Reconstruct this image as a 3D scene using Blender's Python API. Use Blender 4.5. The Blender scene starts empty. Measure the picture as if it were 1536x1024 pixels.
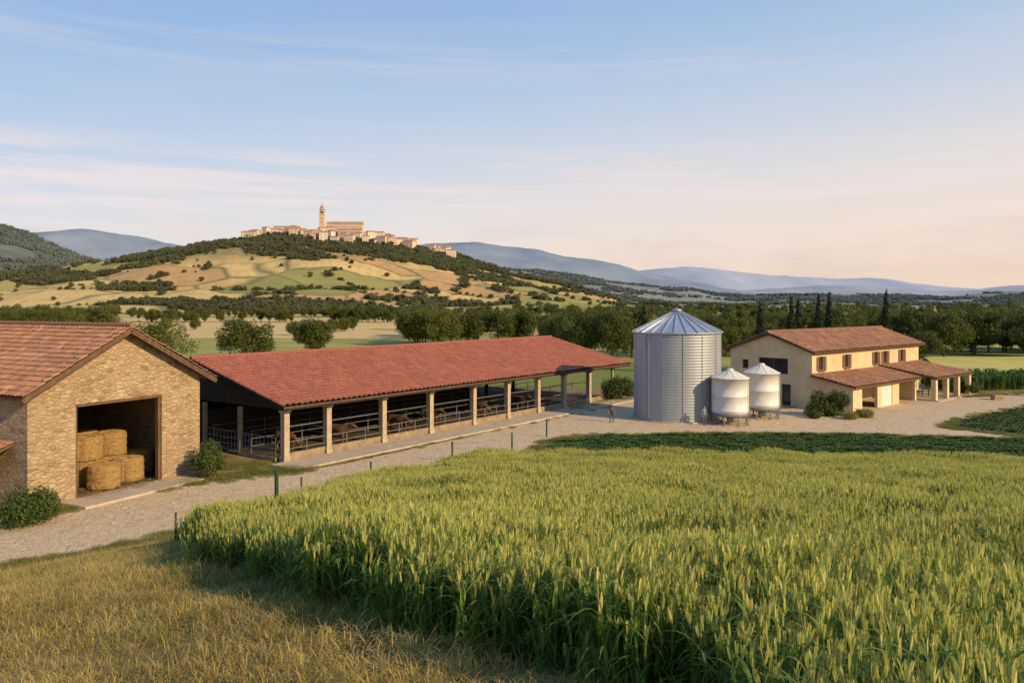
import bpy, bmesh, math, random
import numpy as np
from mathutils import Vector, Matrix, noise
from mathutils.geometry import tessellate_polygon
random.seed(7); R=np.random.RandomState(7)
scene=bpy.context.scene
Z=Vector((0,0,1))

# ------------------------------------------------------------------ terrain
YRP=[(-90,-25),(-45,10),(-34,18),(-26,24.5),(-19.3,30.2),(-14.8,34.3),(-11.2,38.7),(-7.7,44.4),(-3.25,50),(1.5,52),(6,51.3),(18,50.3),(31,49),(60,45),(120,40),(300,30)]
def interp(P,x):
    if x<=P[0][0]: return P[0][1]
    for (a,b),(c,d) in zip(P,P[1:]):
        if x<=c: return b+(d-b)*(x-a)/(c-a)
    return P[-1][1]
def T(x,y):
    yr=interp(YRP,x)-.6
    q=(yr-y)/max(yr,30)
    if q<=0: return 0.0
    z=8.15*q**1.2
    if z>9: z=9+(z-9)*.15
    z+=0.10*noise.noise(Vector((x*.25,y*.25,0)))*min(1,q*8)
    return min(z,10.5)
HP=[(-1500,10),(-1200,28),(-900,36),(-768,38),(-660,58),(-568,74),(-498,86),(-418,99),(-348,109),(-230,109),(-168,99),(-88,79),(-8,57),(82,30),(162,10),(220,0)]
def hill(x,y):
    d=1200-y
    h=interp(HP,x)
    h=.5*h+.25*interp(HP,x-25)+.25*interp(HP,x+25)
    if d>0: g=.5+.5*math.cos(math.pi*min(d/520,1))
    else: g=.5+.5*math.cos(math.pi*min(-d/600,1))
    n=noise.fractal(Vector((x/140,y/140,3)),1,2,4)
    z=h*g+n*30*g*(1.10-g)*(1 if h>5 else h/5)-1.0
    # field terraces
    k=z/5.5; f=k-math.floor(k)
    if 3<z<70: z=z+ (f-.5)*-1.6*(1 if f>.12 else f/.12)*min(1,(z-3)/8)*min(1,(70-z)/10)
    return z

# ------------------------------------------------------------------ materials
def newmat(name):
    m=bpy.data.materials.new(name); m.use_nodes=True
    nt=m.node_tree; b=nt.nodes['Principled BSDF']; return m,nt,b
def N(nt,t,**k):
    n=nt.nodes.new(t)
    for a,b in k.items(): setattr(n,a,b)
    return n
def rgba(c): return (c[0],c[1],c[2],1)
def ramp(nt,fac,stops,interp='LINEAR'):
    r=N(nt,'ShaderNodeValToRGB'); r.color_ramp.interpolation=interp
    e=r.color_ramp.elements
    while len(e)>1: e.remove(e[-1])
    e[0].position=stops[0][0]; e[0].color=rgba(stops[0][1])
    for p,c in stops[1:]:
        x=e.new(p); x.color=rgba(c)
    nt.links.new(fac,r.inputs[0]); return r.outputs[0]
def mixc(nt,f,a,b,mode='MIX'):
    m=N(nt,'ShaderNodeMix',data_type='RGBA',blend_type=mode)
    for s,v in ((0,f),(6,a),(7,b)):
        if hasattr(v,'is_output'): nt.links.new(v,m.inputs[s])
        elif s==0: m.inputs[s].default_value=v
        else: m.inputs[s].default_value=rgba(v)
    return m.outputs[2]
def pos(nt,scale=(1,1,1)):
    g=N(nt,'ShaderNodeNewGeometry'); v=N(nt,'ShaderNodeVectorMath',operation='MULTIPLY')
    nt.links.new(g.outputs['Position'],v.inputs[0]); v.inputs[1].default_value=scale
    return v.outputs[0]
def noi(nt,vec,scale,detail=4,rough=.6):
    n=N(nt,'ShaderNodeTexNoise'); n.inputs['Scale'].default_value=scale; n.inputs['Detail'].default_value=detail
    n.inputs['Roughness'].default_value=rough; nt.links.new(vec,n.inputs['Vector']); return n.outputs[0]
def math_(nt,op,a,b=None,c=None):
    m=N(nt,'ShaderNodeMath',operation=op)
    for i,v in enumerate((a,b,c)):
        if v is None: continue
        if hasattr(v,'is_output'): nt.links.new(v,m.inputs[i])
        else: m.inputs[i].default_value=v
    return m.outputs[0]
def bump(nt,b,h,strength=.3,dist=.05):
    n=N(nt,'ShaderNodeBump'); n.inputs['Strength'].default_value=strength; n.inputs['Distance'].default_value=dist
    nt.links.new(h,n.inputs['Height']); nt.links.new(n.outputs[0],b.inputs['Normal'])
def nmat(name,c1,c2,scale=2,rough=.8,metal=0,bs=.2,bd=.02,bscale=None,stretch=(1,1,1),spec=.3,lo=.35,hi=.65):
    m,nt,b=newmat(name); p=pos(nt,stretch)
    n=noi(nt,p,scale,6); c=ramp(nt,n,[(lo,c1),(hi,c2)])
    nt.links.new(c,b.inputs['Base Color']); b.inputs['Roughness'].default_value=rough
    b.inputs['Metallic'].default_value=metal; b.inputs['Specular IOR Level'].default_value=spec
    if bs>0: bump(nt,b,noi(nt,p,bscale or scale*6,5),bs,bd)
    return m
def leafmat(name,stops,trans=.3,rough=.6,inst=.25,big=(.35,.8,.6)):
    m,nt,b=newmat(name); g=N(nt,'ShaderNodeNewGeometry'); o=N(nt,'ShaderNodeObjectInfo')
    f=math_(nt,'MULTIPLY_ADD',g.outputs['Random Per Island'],1-inst,math_(nt,'MULTIPLY',o.outputs['Random'],inst))
    c=ramp(nt,f,stops)
    bg_=noi(nt,pos(nt),big[0],4)
    hs=N(nt,'ShaderNodeHueSaturation'); nt.links.new(c,hs.inputs['Color'])
    nt.links.new(math_(nt,'MULTIPLY_ADD',bg_,big[1],big[2]),hs.inputs['Value'])
    c=hs.outputs[0]
    nt.links.new(c,b.inputs['Base Color']); b.inputs['Roughness'].default_value=rough; b.inputs['Specular IOR Level'].default_value=.25
    t=N(nt,'ShaderNodeBsdfTranslucent'); nt.links.new(c,t.inputs[0])
    mx=N(nt,'ShaderNodeMixShader'); mx.inputs[0].default_value=trans
    nt.links.new(b.outputs[0],mx.inputs[1]); nt.links.new(t.outputs[0],mx.inputs[2])
    nt.links.new(mx.outputs[0],nt.nodes['Material Output'].inputs[0]); return m
def stonemat(name):
    m,nt,b=newmat(name); p=pos(nt,(1,1,1.8))
    d=N(nt,'ShaderNodeTexNoise'); d.inputs['Scale'].default_value=2.6; d.inputs['Detail'].default_value=4; d.inputs['Roughness'].default_value=.6; nt.links.new(p,d.inputs['Vector'])
    v=N(nt,'ShaderNodeVectorMath',operation='MULTIPLY_ADD'); nt.links.new(d.outputs[1],v.inputs[0]); v.inputs[1].default_value=(.38,.38,.28); nt.links.new(p,v.inputs[2])
    a=N(nt,'ShaderNodeTexVoronoi'); a.inputs['Scale'].default_value=2.9; nt.links.new(v.outputs[0],a.inputs['Vector'])
    e=N(nt,'ShaderNodeTexVoronoi',feature='DISTANCE_TO_EDGE'); e.inputs['Scale'].default_value=2.9; nt.links.new(v.outputs[0],e.inputs['Vector'])
    s=N(nt,'ShaderNodeSeparateColor'); nt.links.new(a.outputs['Color'],s.inputs[0])
    c=ramp(nt,s.outputs[0],[(0,(.28,.19,.11)),(.2,(.45,.32,.19)),(.5,(.56,.43,.27)),(.8,(.49,.35,.21)),(1,(.66,.53,.36))])
    c=mixc(nt,math_(nt,'MULTIPLY',noi(nt,p,12,6,.7),.5),c,(.38,.27,.16))
    k=ramp(nt,e.outputs['Distance'],[(0,(1,1,1)),(.06,(0,0,0))])
    c=mixc(nt,math_(nt,'MULTIPLY',k,.4),c,(.36,.27,.17))
    c=mixc(nt,ramp(nt,noi(nt,p,.9,6),[(.48,(0,0,0)),(.62,(.45,.45,.45))]),c,(.58,.46,.30))
    c=mixc(nt,ramp(nt,noi(nt,p,.45,5),[(.50,(0,0,0)),(.75,(.5,.5,.5))]),c,(.30,.20,.12))
    nt.links.new(c,b.inputs['Base Color']); b.inputs['Roughness'].default_value=.9; b.inputs['Specular IOR Level'].default_value=.2
    h=ramp(nt,e.outputs['Distance'],[(0,(0,0,0)),(.16,(1,1,1))])
    h=math_(nt,'ADD',h,math_(nt,'MULTIPLY',noi(nt,p,9,6,.7),1.4)); bump(nt,b,h,.85,.06)
    return m
def tilemat(name,cols,dirt,amt=.75):
    m,nt,b=newmat(name)
    a=N(nt,'ShaderNodeAttribute',attribute_name='tilev')
    n=len(cols); c=ramp(nt,a.outputs['Fac'],[(i/(n-1),x) for i,x in enumerate(cols)])
    p=pos(nt)
    c=mixc(nt,ramp(nt,noi(nt,p,.6,6),[(.45,(0,0,0)),(.7,(amt,amt,amt))]),c,dirt)
    c=mixc(nt,math_(nt,'MULTIPLY',noi(nt,p,9,4),.35),c,dirt)
    nt.links.new(c,b.inputs['Base Color']); b.inputs['Roughness'].default_value=.8; b.inputs['Specular IOR Level'].default_value=.25
    return m
M={}
M['stone']=stonemat('rubble_stone')
M['tile']=tilemat('terracotta_tiles',[(.28,.13,.075),(.48,.22,.115),(.34,.17,.10),(.58,.32,.18),(.24,.13,.09),(.44,.22,.12)],(.24,.145,.085))
M['redtile']=tilemat('red_roof_sheet',[(.33,.10,.06),(.44,.15,.09),(.39,.125,.075),(.48,.185,.115)],(.28,.12,.075),.6)
M['wood']=nmat('old_wood',(.10,.06,.035),(.18,.11,.065),5,.8,stretch=(1,1,.2))
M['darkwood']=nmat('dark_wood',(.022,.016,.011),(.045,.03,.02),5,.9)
M['concrete']=nmat('concrete_apron',(.42,.34,.25),(.54,.45,.34),1.2,.9,bs=.3)
M['post']=nmat('concrete_post',(.36,.285,.20),(.50,.41,.30),3,.9,bs=.3)
M['manger']=nmat('manger_concrete',(.22,.16,.10),(.36,.27,.18),2,.95,bs=.3)
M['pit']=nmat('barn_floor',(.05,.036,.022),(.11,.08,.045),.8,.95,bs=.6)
M['galv']=nmat('galvanised_rail',(.16,.165,.17),(.26,.265,.27),6,.6,.3,bs=0)
M['white']=nmat('white_paint',(.60,.60,.57),(.74,.73,.70),.9,.45,bs=.05,spec=.5)
M['plaster']=nmat('cream_plaster',(.60,.45,.26),(.72,.56,.35),.7,.9,bs=.15)
M['glass']=nmat('window_glass',(.02,.025,.03),(.04,.045,.05),.8,.12,bs=0,spec=.6)
M['shutter']=nmat('brown_shutter',(.16,.08,.045),(.22,.12,.07),3,.7)
M['straw']=nmat('straw',(.36,.22,.08),(.58,.39,.16),6,.95,bs=1,bd=.06,bscale=30,stretch=(1,1,3))
M['green']=nmat('green_paint',(.012,.055,.03),(.02,.08,.04),5,.6,bs=0)
M['bark']=nmat('bark',(.07,.05,.035),(.13,.09,.06),4,.95,bs=.6)
M['leaf']=leafmat('tree_foliage',[(0,(.055,.078,.018)),(.4,(.095,.12,.026)),(.75,(.14,.155,.034)),(1,(.21,.20,.05))],.35,.6,.4,(.06,1.1,.52))
M['leafbush']=leafmat('bush_foliage',[(0,(.05,.085,.02)),(.6,(.085,.13,.03)),(1,(.15,.18,.045))],.28)
M['leafcyp']=leafmat('cypress_foliage',[(0,(.016,.028,.012)),(.6,(.026,.042,.017)),(1,(.04,.06,.022))],.1)
M['leaffar']=leafmat('hazed_hillside_foliage',[(0,(.085,.10,.055)),(.5,(.115,.13,.068)),(1,(.18,.18,.09))],.25,.9,.6,(.012,1.2,.45))  # leaf colours paled with painted aerial haze
M['leafhaze']=leafmat('hazed_mountain_foliage',[(0,(.12,.155,.155)),(.5,(.145,.18,.175)),(1,(.18,.21,.20))],.1,.9,.6,(.004,.6,.75))  # bluish aerial haze painted into the leaf colours
M['wleaf']=leafmat('wheat_leaf',[(0,(.06,.135,.022)),(.5,(.125,.22,.036)),(.85,(.21,.29,.052)),(1,(.44,.40,.11))],.45,.5,.15,(.22,.9,.62))
M['wear']=leafmat('wheat_ear',[(0,(.34,.39,.085)),(.5,(.50,.50,.13)),(.85,(.64,.58,.18)),(1,(.74,.64,.23))],.42,.6,.15,(.22,.8,.7))
M['grass']=leafmat('dry_grass',[(0,(.12,.15,.03)),(.22,(.22,.22,.05)),(.38,(.44,.34,.10)),(.8,(.64,.47,.17)),(1,(.74,.58,.26))],.4,.8,.45,(.45,1.3,.38))
M['grassg']=leafmat('verge_grass',[(0,(.10,.15,.03)),(.5,(.20,.23,.05)),(1,(.50,.40,.15))],.35,.7,.4)
M['crop']=leafmat('crop_leaf',[(0,(.05,.11,.022)),(.6,(.09,.17,.034)),(1,(.17,.25,.05))],.33,.5,.2)

def metalmat(name,c,rough,metal):
    m,nt,b=newmat(name); p=pos(nt,(1,1,.15))
    n=noi(nt,p,2.2,5); cc=ramp(nt,n,[(.3,tuple(x*.82 for x in c)),(.7,c)])
    nt.links.new(cc,b.inputs['Base Color']); b.inputs['Metallic'].default_value=metal
    nt.links.new(math_(nt,'MULTIPLY_ADD',n,.25,rough-.12),b.inputs['Roughness']); return m
M['silo']=metalmat('galvanised_steel',(.40,.43,.46),.55,.5)
M['siloroof']=metalmat('galvanised_roof',(.52,.57,.63),.42,.65)

def groundmat():
    m,nt,b=newmat('ground_soil'); p=pos(nt)
    near=ramp(nt,noi(nt,p,.5,7,.7),[(.35,(.14,.13,.04)),(.5,(.28,.21,.08)),(.65,(.40,.30,.12))])
    near=mixc(nt,math_(nt,'MULTIPLY',noi(nt,p,14,5),.5),near,(.17,.13,.055))
    w=N(nt,'ShaderNodeMapping'); w.inputs['Rotation'].default_value=(0,0,.35); w.inputs['Scale'].default_value=(.006,.013,.001)
    nt.links.new(p,w.inputs[0])
    v=N(nt,'ShaderNodeTexVoronoi'); v.inputs['Scale'].default_value=1; v.inputs['Randomness'].default_value=.8; nt.links.new(w.outputs[0],v.inputs['Vector'])
    s=N(nt,'ShaderNodeSeparateColor'); nt.links.new(v.outputs['Color'],s.inputs[0])
    far=ramp(nt,s.outputs[0],[(0,(.22,.24,.06)),(.25,(.54,.39,.15)),(.45,(.30,.32,.08)),(.65,(.58,.44,.18)),(.8,(.19,.22,.05)),(1,(.48,.41,.15))],'CONSTANT')
    far=mixc(nt,math_(nt,'MULTIPLY',noi(nt,p,.12,6),.35),far,(.24,.22,.08))
    sx=N(nt,'ShaderNodeSeparateXYZ'); nt.links.new(p,sx.inputs[0])
    mr=N(nt,'ShaderNodeMapRange'); nt.links.new(sx.outputs[1],mr.inputs[0]); mr.inputs[1].default_value=92; mr.inputs[2].default_value=96
    c=mixc(nt,mr.outputs[0],near,far)
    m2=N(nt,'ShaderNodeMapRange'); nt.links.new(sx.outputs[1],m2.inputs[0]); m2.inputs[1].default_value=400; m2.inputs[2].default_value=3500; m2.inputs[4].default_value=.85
    c=mixc(nt,m2.outputs[0],c,(.40,.41,.38))  # distance haze painted into the ground colour, growing with Y
    nt.links.new(c,b.inputs['Base Color']); b.inputs['Roughness'].default_value=.95; b.inputs['Specular IOR Level'].default_value=.1
    bump(nt,b,noi(nt,p,9,6),.6,.08); return m
def hillmat():
    m,nt,b=newmat('hill_fields'); p=pos(nt)
    d=N(nt,'ShaderNodeTexNoise'); d.inputs['Scale'].default_value=.006; nt.links.new(p,d.inputs['Vector'])
    vv=N(nt,'ShaderNodeVectorMath',operation='MULTIPLY_ADD'); nt.links.new(d.outputs[1],vv.inputs[0]); vv.inputs[1].default_value=(110,110,0); nt.links.new(p,vv.inputs[2])
    w=N(nt,'ShaderNodeMapping'); w.inputs['Rotation'].default_value=(0,0,-.25); w.inputs['Scale'].default_value=(.008,.017,.0); nt.links.new(vv.outputs[0],w.inputs[0])
    v=N(nt,'ShaderNodeTexVoronoi'); v.inputs['Scale'].default_value=1.1; v.inputs['Randomness'].default_value=.85; nt.links.new(w.outputs[0],v.inputs['Vector'])
    e=N(nt,'ShaderNodeTexVoronoi',feature='DISTANCE_TO_EDGE'); e.inputs['Scale'].default_value=1.1; e.inputs['Randomness'].default_value=.85; nt.links.new(w.outputs[0],e.inputs['Vector'])
    s=N(nt,'ShaderNodeSeparateColor'); nt.links.new(v.outputs['Color'],s.inputs[0])
    c=ramp(nt,s.outputs[0],[(0,(.60,.41,.15)),(.22,(.30,.29,.08)),(.34,(.64,.46,.18)),(.52,(.42,.36,.11)),(.60,(.52,.31,.13)),(.74,(.25,.26,.07)),(.84,(.62,.46,.18))],'CONSTANT')
    wv=N(nt,'ShaderNodeTexWave'); wv.inputs['Scale'].default_value=.03; wv.inputs['Distortion'].default_value=3; nt.links.new(vv.outputs[0],wv.inputs['Vector'])
    c=mixc(nt,math_(nt,'MULTIPLY',wv.outputs[1],.2),c,(.28,.25,.09))
    c=mixc(nt,ramp(nt,e.outputs['Distance'],[(0,(.9,.9,.9)),(.04,(0,0,0))]),c,(.12,.125,.05))
    c=mixc(nt,ramp(nt,noi(nt,p,.05,7,.7),[(.48,(0,0,0)),(.70,(.5,.5,.5))]),c,(.22,.20,.08))
    sx=N(nt,'ShaderNodeSeparateXYZ'); nt.links.new(p,sx.inputs[0])
    hz_=math_(nt,'MULTIPLY_ADD',noi(nt,p,.012,5),50,sx.outputs[2])
    c=mixc(nt,ramp(nt,math_(nt,'MULTIPLY',hz_,.005),[(.42,(0,0,0)),(.50,(.7,.7,.7))]),c,(.18,.18,.075))
    c=mixc(nt,.06,c,(.50,.48,.45))  # pale haze tint blended into the field colours
    nt.links.new(c,b.inputs['Base Color']); b.inputs['Roughness'].default_value=.95; b.inputs['Specular IOR Level'].default_value=.05
    return m
def mountmat(name,c1,c2,scale):  # ridge base colours carry painted aerial haze
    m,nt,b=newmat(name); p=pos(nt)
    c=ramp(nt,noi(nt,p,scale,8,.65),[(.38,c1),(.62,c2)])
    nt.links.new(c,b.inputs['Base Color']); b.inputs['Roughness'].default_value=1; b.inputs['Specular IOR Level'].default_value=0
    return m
def gravelmat():
    m,nt,b=newmat('gravel'); p=pos(nt)
    v=N(nt,'ShaderNodeTexVoronoi'); v.inputs['Scale'].default_value=9; nt.links.new(p,v.inputs['Vector'])
    s=N(nt,'ShaderNodeSeparateColor'); nt.links.new(v.outputs['Color'],s.inputs[0])
    c=ramp(nt,s.outputs[0],[(0,(.40,.30,.18)),(.5,(.57,.44,.28)),(1,(.72,.59,.42))])
    c=mixc(nt,ramp(nt,noi(nt,p,.35,7,.7),[(.4,(0,0,0)),(.65,(1,1,1))]),c,(.60,.45,.27))
    c=mixc(nt,ramp(nt,noi(nt,p,.9,6,.7),[(.54,(0,0,0)),(.70,(.75,.75,.75))]),c,(.34,.25,.12))
    nt.links.new(c,b.inputs['Base Color']); b.inputs['Roughness'].default_value=.95; b.inputs['Specular IOR Level'].default_value=.15
    h=math_(nt,'ADD',v.outputs['Distance'],math_(nt,'MULTIPLY',noi(nt,p,2,5),2)); bump(nt,b,h,.6,.05); return m

# ------------------------------------------------------------------ mesh builder
class MB:
    def __init__(s): s.v=[];s.f=[];s.m=[]
    def add(s,vs,fs,mi=0):
        o=len(s.v); s.v+= [tuple(v) for v in vs]; s.f+=[tuple(o+i for i in f) for f in fs]; s.m+=[mi]*len(fs)
    def obox(s,c,ax,ay,az,mi=0):
        c=Vector(c); vs=[c+ax*i+ay*j+az*k for k in(-1,1) for j in(-1,1) for i in(-1,1)]
        s.add(vs,[(0,2,3,1),(4,5,7,6),(0,1,5,4),(2,6,7,3),(0,4,6,2),(1,3,7,5)],mi)
    def beam(s,a,b,w,h=None,mi=0):
        a=Vector(a);b=Vector(b);d=b-a;L=d.length;d.normalize(); h=h or w
        up=Z if abs(d.z)<.95 else Vector((0,1,0))
        x=d.cross(up).normalized(); y=x.cross(d).normalized()
        s.obox((a+b)/2,x*w/2,y*h/2,d*L/2,mi)
    def tube(s,a,b,r0,r1=None,n=8,mi=0):
        a=Vector(a);b=Vector(b);d=(b-a).normalized(); r1=r0 if r1 is None else r1
        up=Z if abs(d.z)<.95 else Vector((0,1,0)); x=d.cross(up).normalized(); y=x.cross(d)
        vs=[a+(x*math.cos(t)+y*math.sin(t))*r0 for t in [2*math.pi*i/n for i in range(n)]]
        vs+=[b+(x*math.cos(t)+y*math.sin(t))*r1 for t in [2*math.pi*i/n for i in range(n)]]
        s.add(vs,[(i,(i+1)%n,n+(i+1)%n,n+i) for i in range(n)]+[tuple(range(n))[::-1],tuple(range(n,2*n))],mi)
    def wall(s,O,U,Nn,outline,holes,th,mi=0):
        O=Vector(O); loops=[outline]+holes
        tri=tessellate_polygon([[Vector((a,b,0)) for a,b in l] for l in loops])
        flat=[p for l in loops for p in l]; n=len(flat)
        vs=[O+U*a+Z*b for a,b in flat]+[O+U*a+Z*b-Nn*th for a,b in flat]
        fs=[tuple(t) for t in tri]+[tuple(n+i for i in t[::-1]) for t in tri]
        k=0
        for l in loops:
            for i in range(len(l)):
                a=k+i;b=k+(i+1)%len(l); fs.append((a,b,n+b,n+a))
            k+=len(l)
        s.add(vs,fs,mi)
    def obj(s,name,mats,parent=None,smooth=False,recalc=True,coll=None):
        me=bpy.data.meshes.new(name); me.from_pydata(s.v,[],s.f)
        for m in mats: me.materials.append(m)
        me.polygons.foreach_set('material_index',s.m)
        if recalc:
            bm=bmesh.new(); bm.from_mesh(me); bmesh.ops.recalc_face_normals(bm,faces=bm.faces); bm.to_mesh(me); bm.free()
        if smooth: me.polygons.foreach_set('use_smooth',[True]*len(me.polygons))
        me.update(); o=bpy.data.objects.new(name,me); (coll or scene.collection).objects.link(o)
        if parent: link(o,parent)
        return o
def link(o,parent):
    o.parent=parent; o.matrix_parent_inverse=Matrix.Translation(-parent.location)
def empty(name,loc):
    e=bpy.data.objects.new(name,None); e.location=loc; e.empty_display_size=.3; scene.collection.objects.link(e); return e
def grid(name,xs,ys,f,mat,smooth=True):
    nx,ny=len(xs),len(ys)
    vs=[(x,y,f(x,y)) for y in ys for x in xs]
    fs=[(j*nx+i,j*nx+i+1,(j+1)*nx+i+1,(j+1)*nx+i) for j in range(ny-1) for i in range(nx-1)]
    me=bpy.data.meshes.new(name); me.from_pydata(vs,[],fs); me.materials.append(mat)
    if smooth: me.polygons.foreach_set('use_smooth',[True]*len(fs))
    o=bpy.data.objects.new(name,me); scene.collection.objects.link(o); return o
def inpoly(x,y,P):
    c=False;n=len(P)
    for i in range(n):
        x1,y1=P[i];x2,y2=P[(i+1)%n]
        if (y1>y)!=(y2>y) and x<(x2-x1)*(y-y1)/(y2-y1)+x1: c=not c
    return c
def sheet(name,P,z,mat,jit=0,step=2.0):
    Q=[]
    for i in range(len(P)):
        a=Vector(P[i]);b=Vector(P[(i+1)%len(P)]);n=max(1,int((b-a).length/step))
        for k in range(n):
            q=a.lerp(b,k/n); Q.append((q.x+random.uniform(-jit,jit),q.y+random.uniform(-jit,jit)))
    tri=tessellate_polygon([[Vector((a,b,0)) for a,b in Q]])
    me=bpy.data.meshes.new(name); me.from_pydata([(a,b,z) for a,b in Q],[],[tuple(t) for t in tri]); me.materials.append(mat)
    bm=bmesh.new(); bm.from_mesh(me)
    bmesh.ops.recalc_face_normals(bm,faces=bm.faces)
    for f in bm.faces:
        if f.normal.z<0: f.normal_flip()
    bm.to_mesh(me); bm.free()
    o=bpy.data.objects.new(name,me); scene.collection.objects.link(o); return o

# ------------------------------------------------------------------ ground
def steps(lims):
    out=[]
    for a,b,s in lims:
        n=max(1,round((b-a)/s)); out+=[a+(b-a)*i/n for i in range(n)]
    out.append(lims[-1][1]); return out
xs=steps([(-9000,-1000,800),(-1000,-200,80),(-200,-45,15),(-45,62,.75),(62,200,10),(200,1000,80),(1000,9000,800)])
ys=steps([(-400,-40,40),(-40,-8,4),(-8,62,.7),(62,120,4),(120,1000,40),(1000,12000,700)])
grid('ground',xs,ys,T,groundmat())
GM=gravelmat()
road=[(-50,5.5),(-34,18),(-26,24.5),(-19.3,30.2),(-14.8,34.3),(-11.2,38.7),(-7.7,44.4),(-3.25,50),(.2,53.5),(2.2,58),(6,60.8),(16.9,61.9),(26.7,61.2),(37.4,59.2),(60,56.5),(60,58.5),(38,60.3),(35,64.3),(38,68.5),(48.9,77),(75,90),(75,98),(54.9,87.5),(46,84.5),(38,85),(26,76),(22,86),(12,86),(9,80),(5.6,74),(-1.4,63.0),(-9.9,50.5),(-13.2,47.2),(-16.2,45.2),(-18.6,44.6),(-20.5,41),(-22.5,36.5),(-30,31),(-50,17)]
sheet('gravel_road',road,.015,GM,.12,1.2)
FM=nmat('stubble',(.56,.39,.14),(.70,.51,.21),.2,.95,bs=.3)
FG=nmat('green_meadow',(.24,.26,.06),(.40,.36,.09),.06,.95,bs=.3)
FY=nmat('ripening_crop',(.42,.41,.09),(.60,.53,.14),.08,.95,bs=.4)
sheet('stubble_field',[(-120,232),(-28,224),(-60,420),(-250,420)],.05,FM)
sheet('meadow',[(-100,150),(0,140),(-24,221),(-118,228)],.05,FG)
sheet('meadow',[(4,150),(45,110),(60,150),(20,240),(-20,250)],.05,FG)
sheet('stubble_field',[(-8,254),(30,254),(20,420),(-45,430)],.05,FM)
sheet('stubble_field',[(-260,445),(-60,440),(-60,560),(-360,560)],.05,FM)
sheet('stubble_field',[(60,180),(200,180),(230,196),(60,196)],.05,FY)
def cropblock(name,P,h,mat):
    mb=MB(); n=len(P)
    mb.add([(x,y,.0) for x,y in P]+[(x,y,h) for x,y in P],[tuple(range(n,2*n))]+[(i,(i+1)%n,n+(i+1)%n,n+i) for i in range(n)])
    return mb.obj(name,[mat])
cropblock('distant_wheat_field',[(58,107),(190,108),(190,140),(72,140)],.7,FY)

# hill & mountains
grid('castle_hill',steps([(-1500,240,9)]),steps([(680,1250,7),(1250,1800,25)]),hill,hillmat())
def ridge(name,D,P,depth,mat,amp,res):
    x0,x1=P[0][0],P[-1][0]
    def f(x,y):
        d=abs(y-D)/depth
        g=max(0,1-d)
        g=.5-.5*math.cos(math.pi*g)
        n=noise.fractal(Vector((x/(depth*.45),y/(depth*.45),D)),1,2.1,6)
        n2=noise.fractal(Vector((x/(depth*.12),y/(depth*.2),D)),1,2.1,4)
        return interp(P,x)*g*(1+.35*n*(1-g))+n*amp*g+n2*amp*.8*g-4
    grid(name,steps([(x0,x1,res)]),steps([(D-depth,D+depth,res*1.3)]),f,mat)
    return f
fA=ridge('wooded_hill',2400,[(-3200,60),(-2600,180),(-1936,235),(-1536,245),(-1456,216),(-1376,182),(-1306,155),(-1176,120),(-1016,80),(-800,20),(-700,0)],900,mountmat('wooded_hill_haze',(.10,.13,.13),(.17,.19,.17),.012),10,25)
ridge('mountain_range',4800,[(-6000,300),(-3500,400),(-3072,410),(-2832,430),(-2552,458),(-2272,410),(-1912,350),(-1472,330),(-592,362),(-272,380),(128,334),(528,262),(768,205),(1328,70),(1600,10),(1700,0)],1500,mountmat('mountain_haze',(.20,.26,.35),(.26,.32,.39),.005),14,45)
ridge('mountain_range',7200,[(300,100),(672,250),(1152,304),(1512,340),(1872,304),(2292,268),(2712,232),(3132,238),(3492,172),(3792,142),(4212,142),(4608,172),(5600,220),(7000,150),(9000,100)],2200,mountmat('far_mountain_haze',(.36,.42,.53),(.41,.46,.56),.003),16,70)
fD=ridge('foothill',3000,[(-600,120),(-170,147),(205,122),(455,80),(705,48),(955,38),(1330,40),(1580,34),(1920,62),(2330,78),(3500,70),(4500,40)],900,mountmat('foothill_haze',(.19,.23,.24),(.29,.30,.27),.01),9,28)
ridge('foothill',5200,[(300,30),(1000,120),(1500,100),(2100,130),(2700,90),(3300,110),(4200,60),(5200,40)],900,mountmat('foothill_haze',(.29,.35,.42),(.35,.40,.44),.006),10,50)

# ------------------------------------------------------------------ roofs
def tiled_roof(name,O,U,S,L,W,pitch,course,amp,step,mat,parent,slab=True,slabmat=None):
    O=Vector(O);U=Vector(U).normalized();S=Vector(S).normalized();Nn=U.cross(S)
    if Nn.z<0: Nn=-Nn
    k=4; nc=max(1,round(L/pitch)); nr=max(1,round(W/course)); pu=L/nc; pr=W/nr
    vs=[];fs=[];tv=[]
    wave=[0,.8,1,.8]
    ncol=nc*k+1
    for r in range(nr):
        rj=R.randn(nc+1)*.014
        for e in (0,1):
            for c in range(ncol):
                a=c*pu/k; b=(r+e)*pr
                h=amp*wave[c%k]+(step+rj[c//k] if e==0 else 0)+.02*noise.noise(Vector((a*.5,b*.5,L)))
                vs.append(O+U*a+S*b+Nn*h)
    rv=R.rand(nr,nc)
    for r in range(nr):
        o=2*r*ncol
        for c in range(ncol-1):
            fs.append((o+c,o+c+1,o+ncol+c+1,o+ncol+c)); tv.append(rv[r,c//k])
            if r<nr-1:
                q=o+ncol; fs.append((q+c,q+c+1,q+ncol+c+1,q+ncol+c)); tv.append(rv[r+1,c//k])
    me=bpy.data.meshes.new(name); me.from_pydata([tuple(v) for v in vs],[],fs); me.materials.append(mat)
    a=me.attributes.new('tilev','FLOAT','FACE'); a.data.foreach_set('value',tv)
    o=bpy.data.objects.new(name,me); scene.collection.objects.link(o); link(o,parent)
    if slab:
        mb=MB(); c=O+U*L/2+S*W/2-Nn*.10
        mb.obox(c,U*(L/2-.02),S*(W/2-.02),Nn*.06); mb.obj('roof_deck',[slabmat or M['wood']],parent)
    return o
def V2(x,y,z=0): return Vector((x,y,z))

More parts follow.
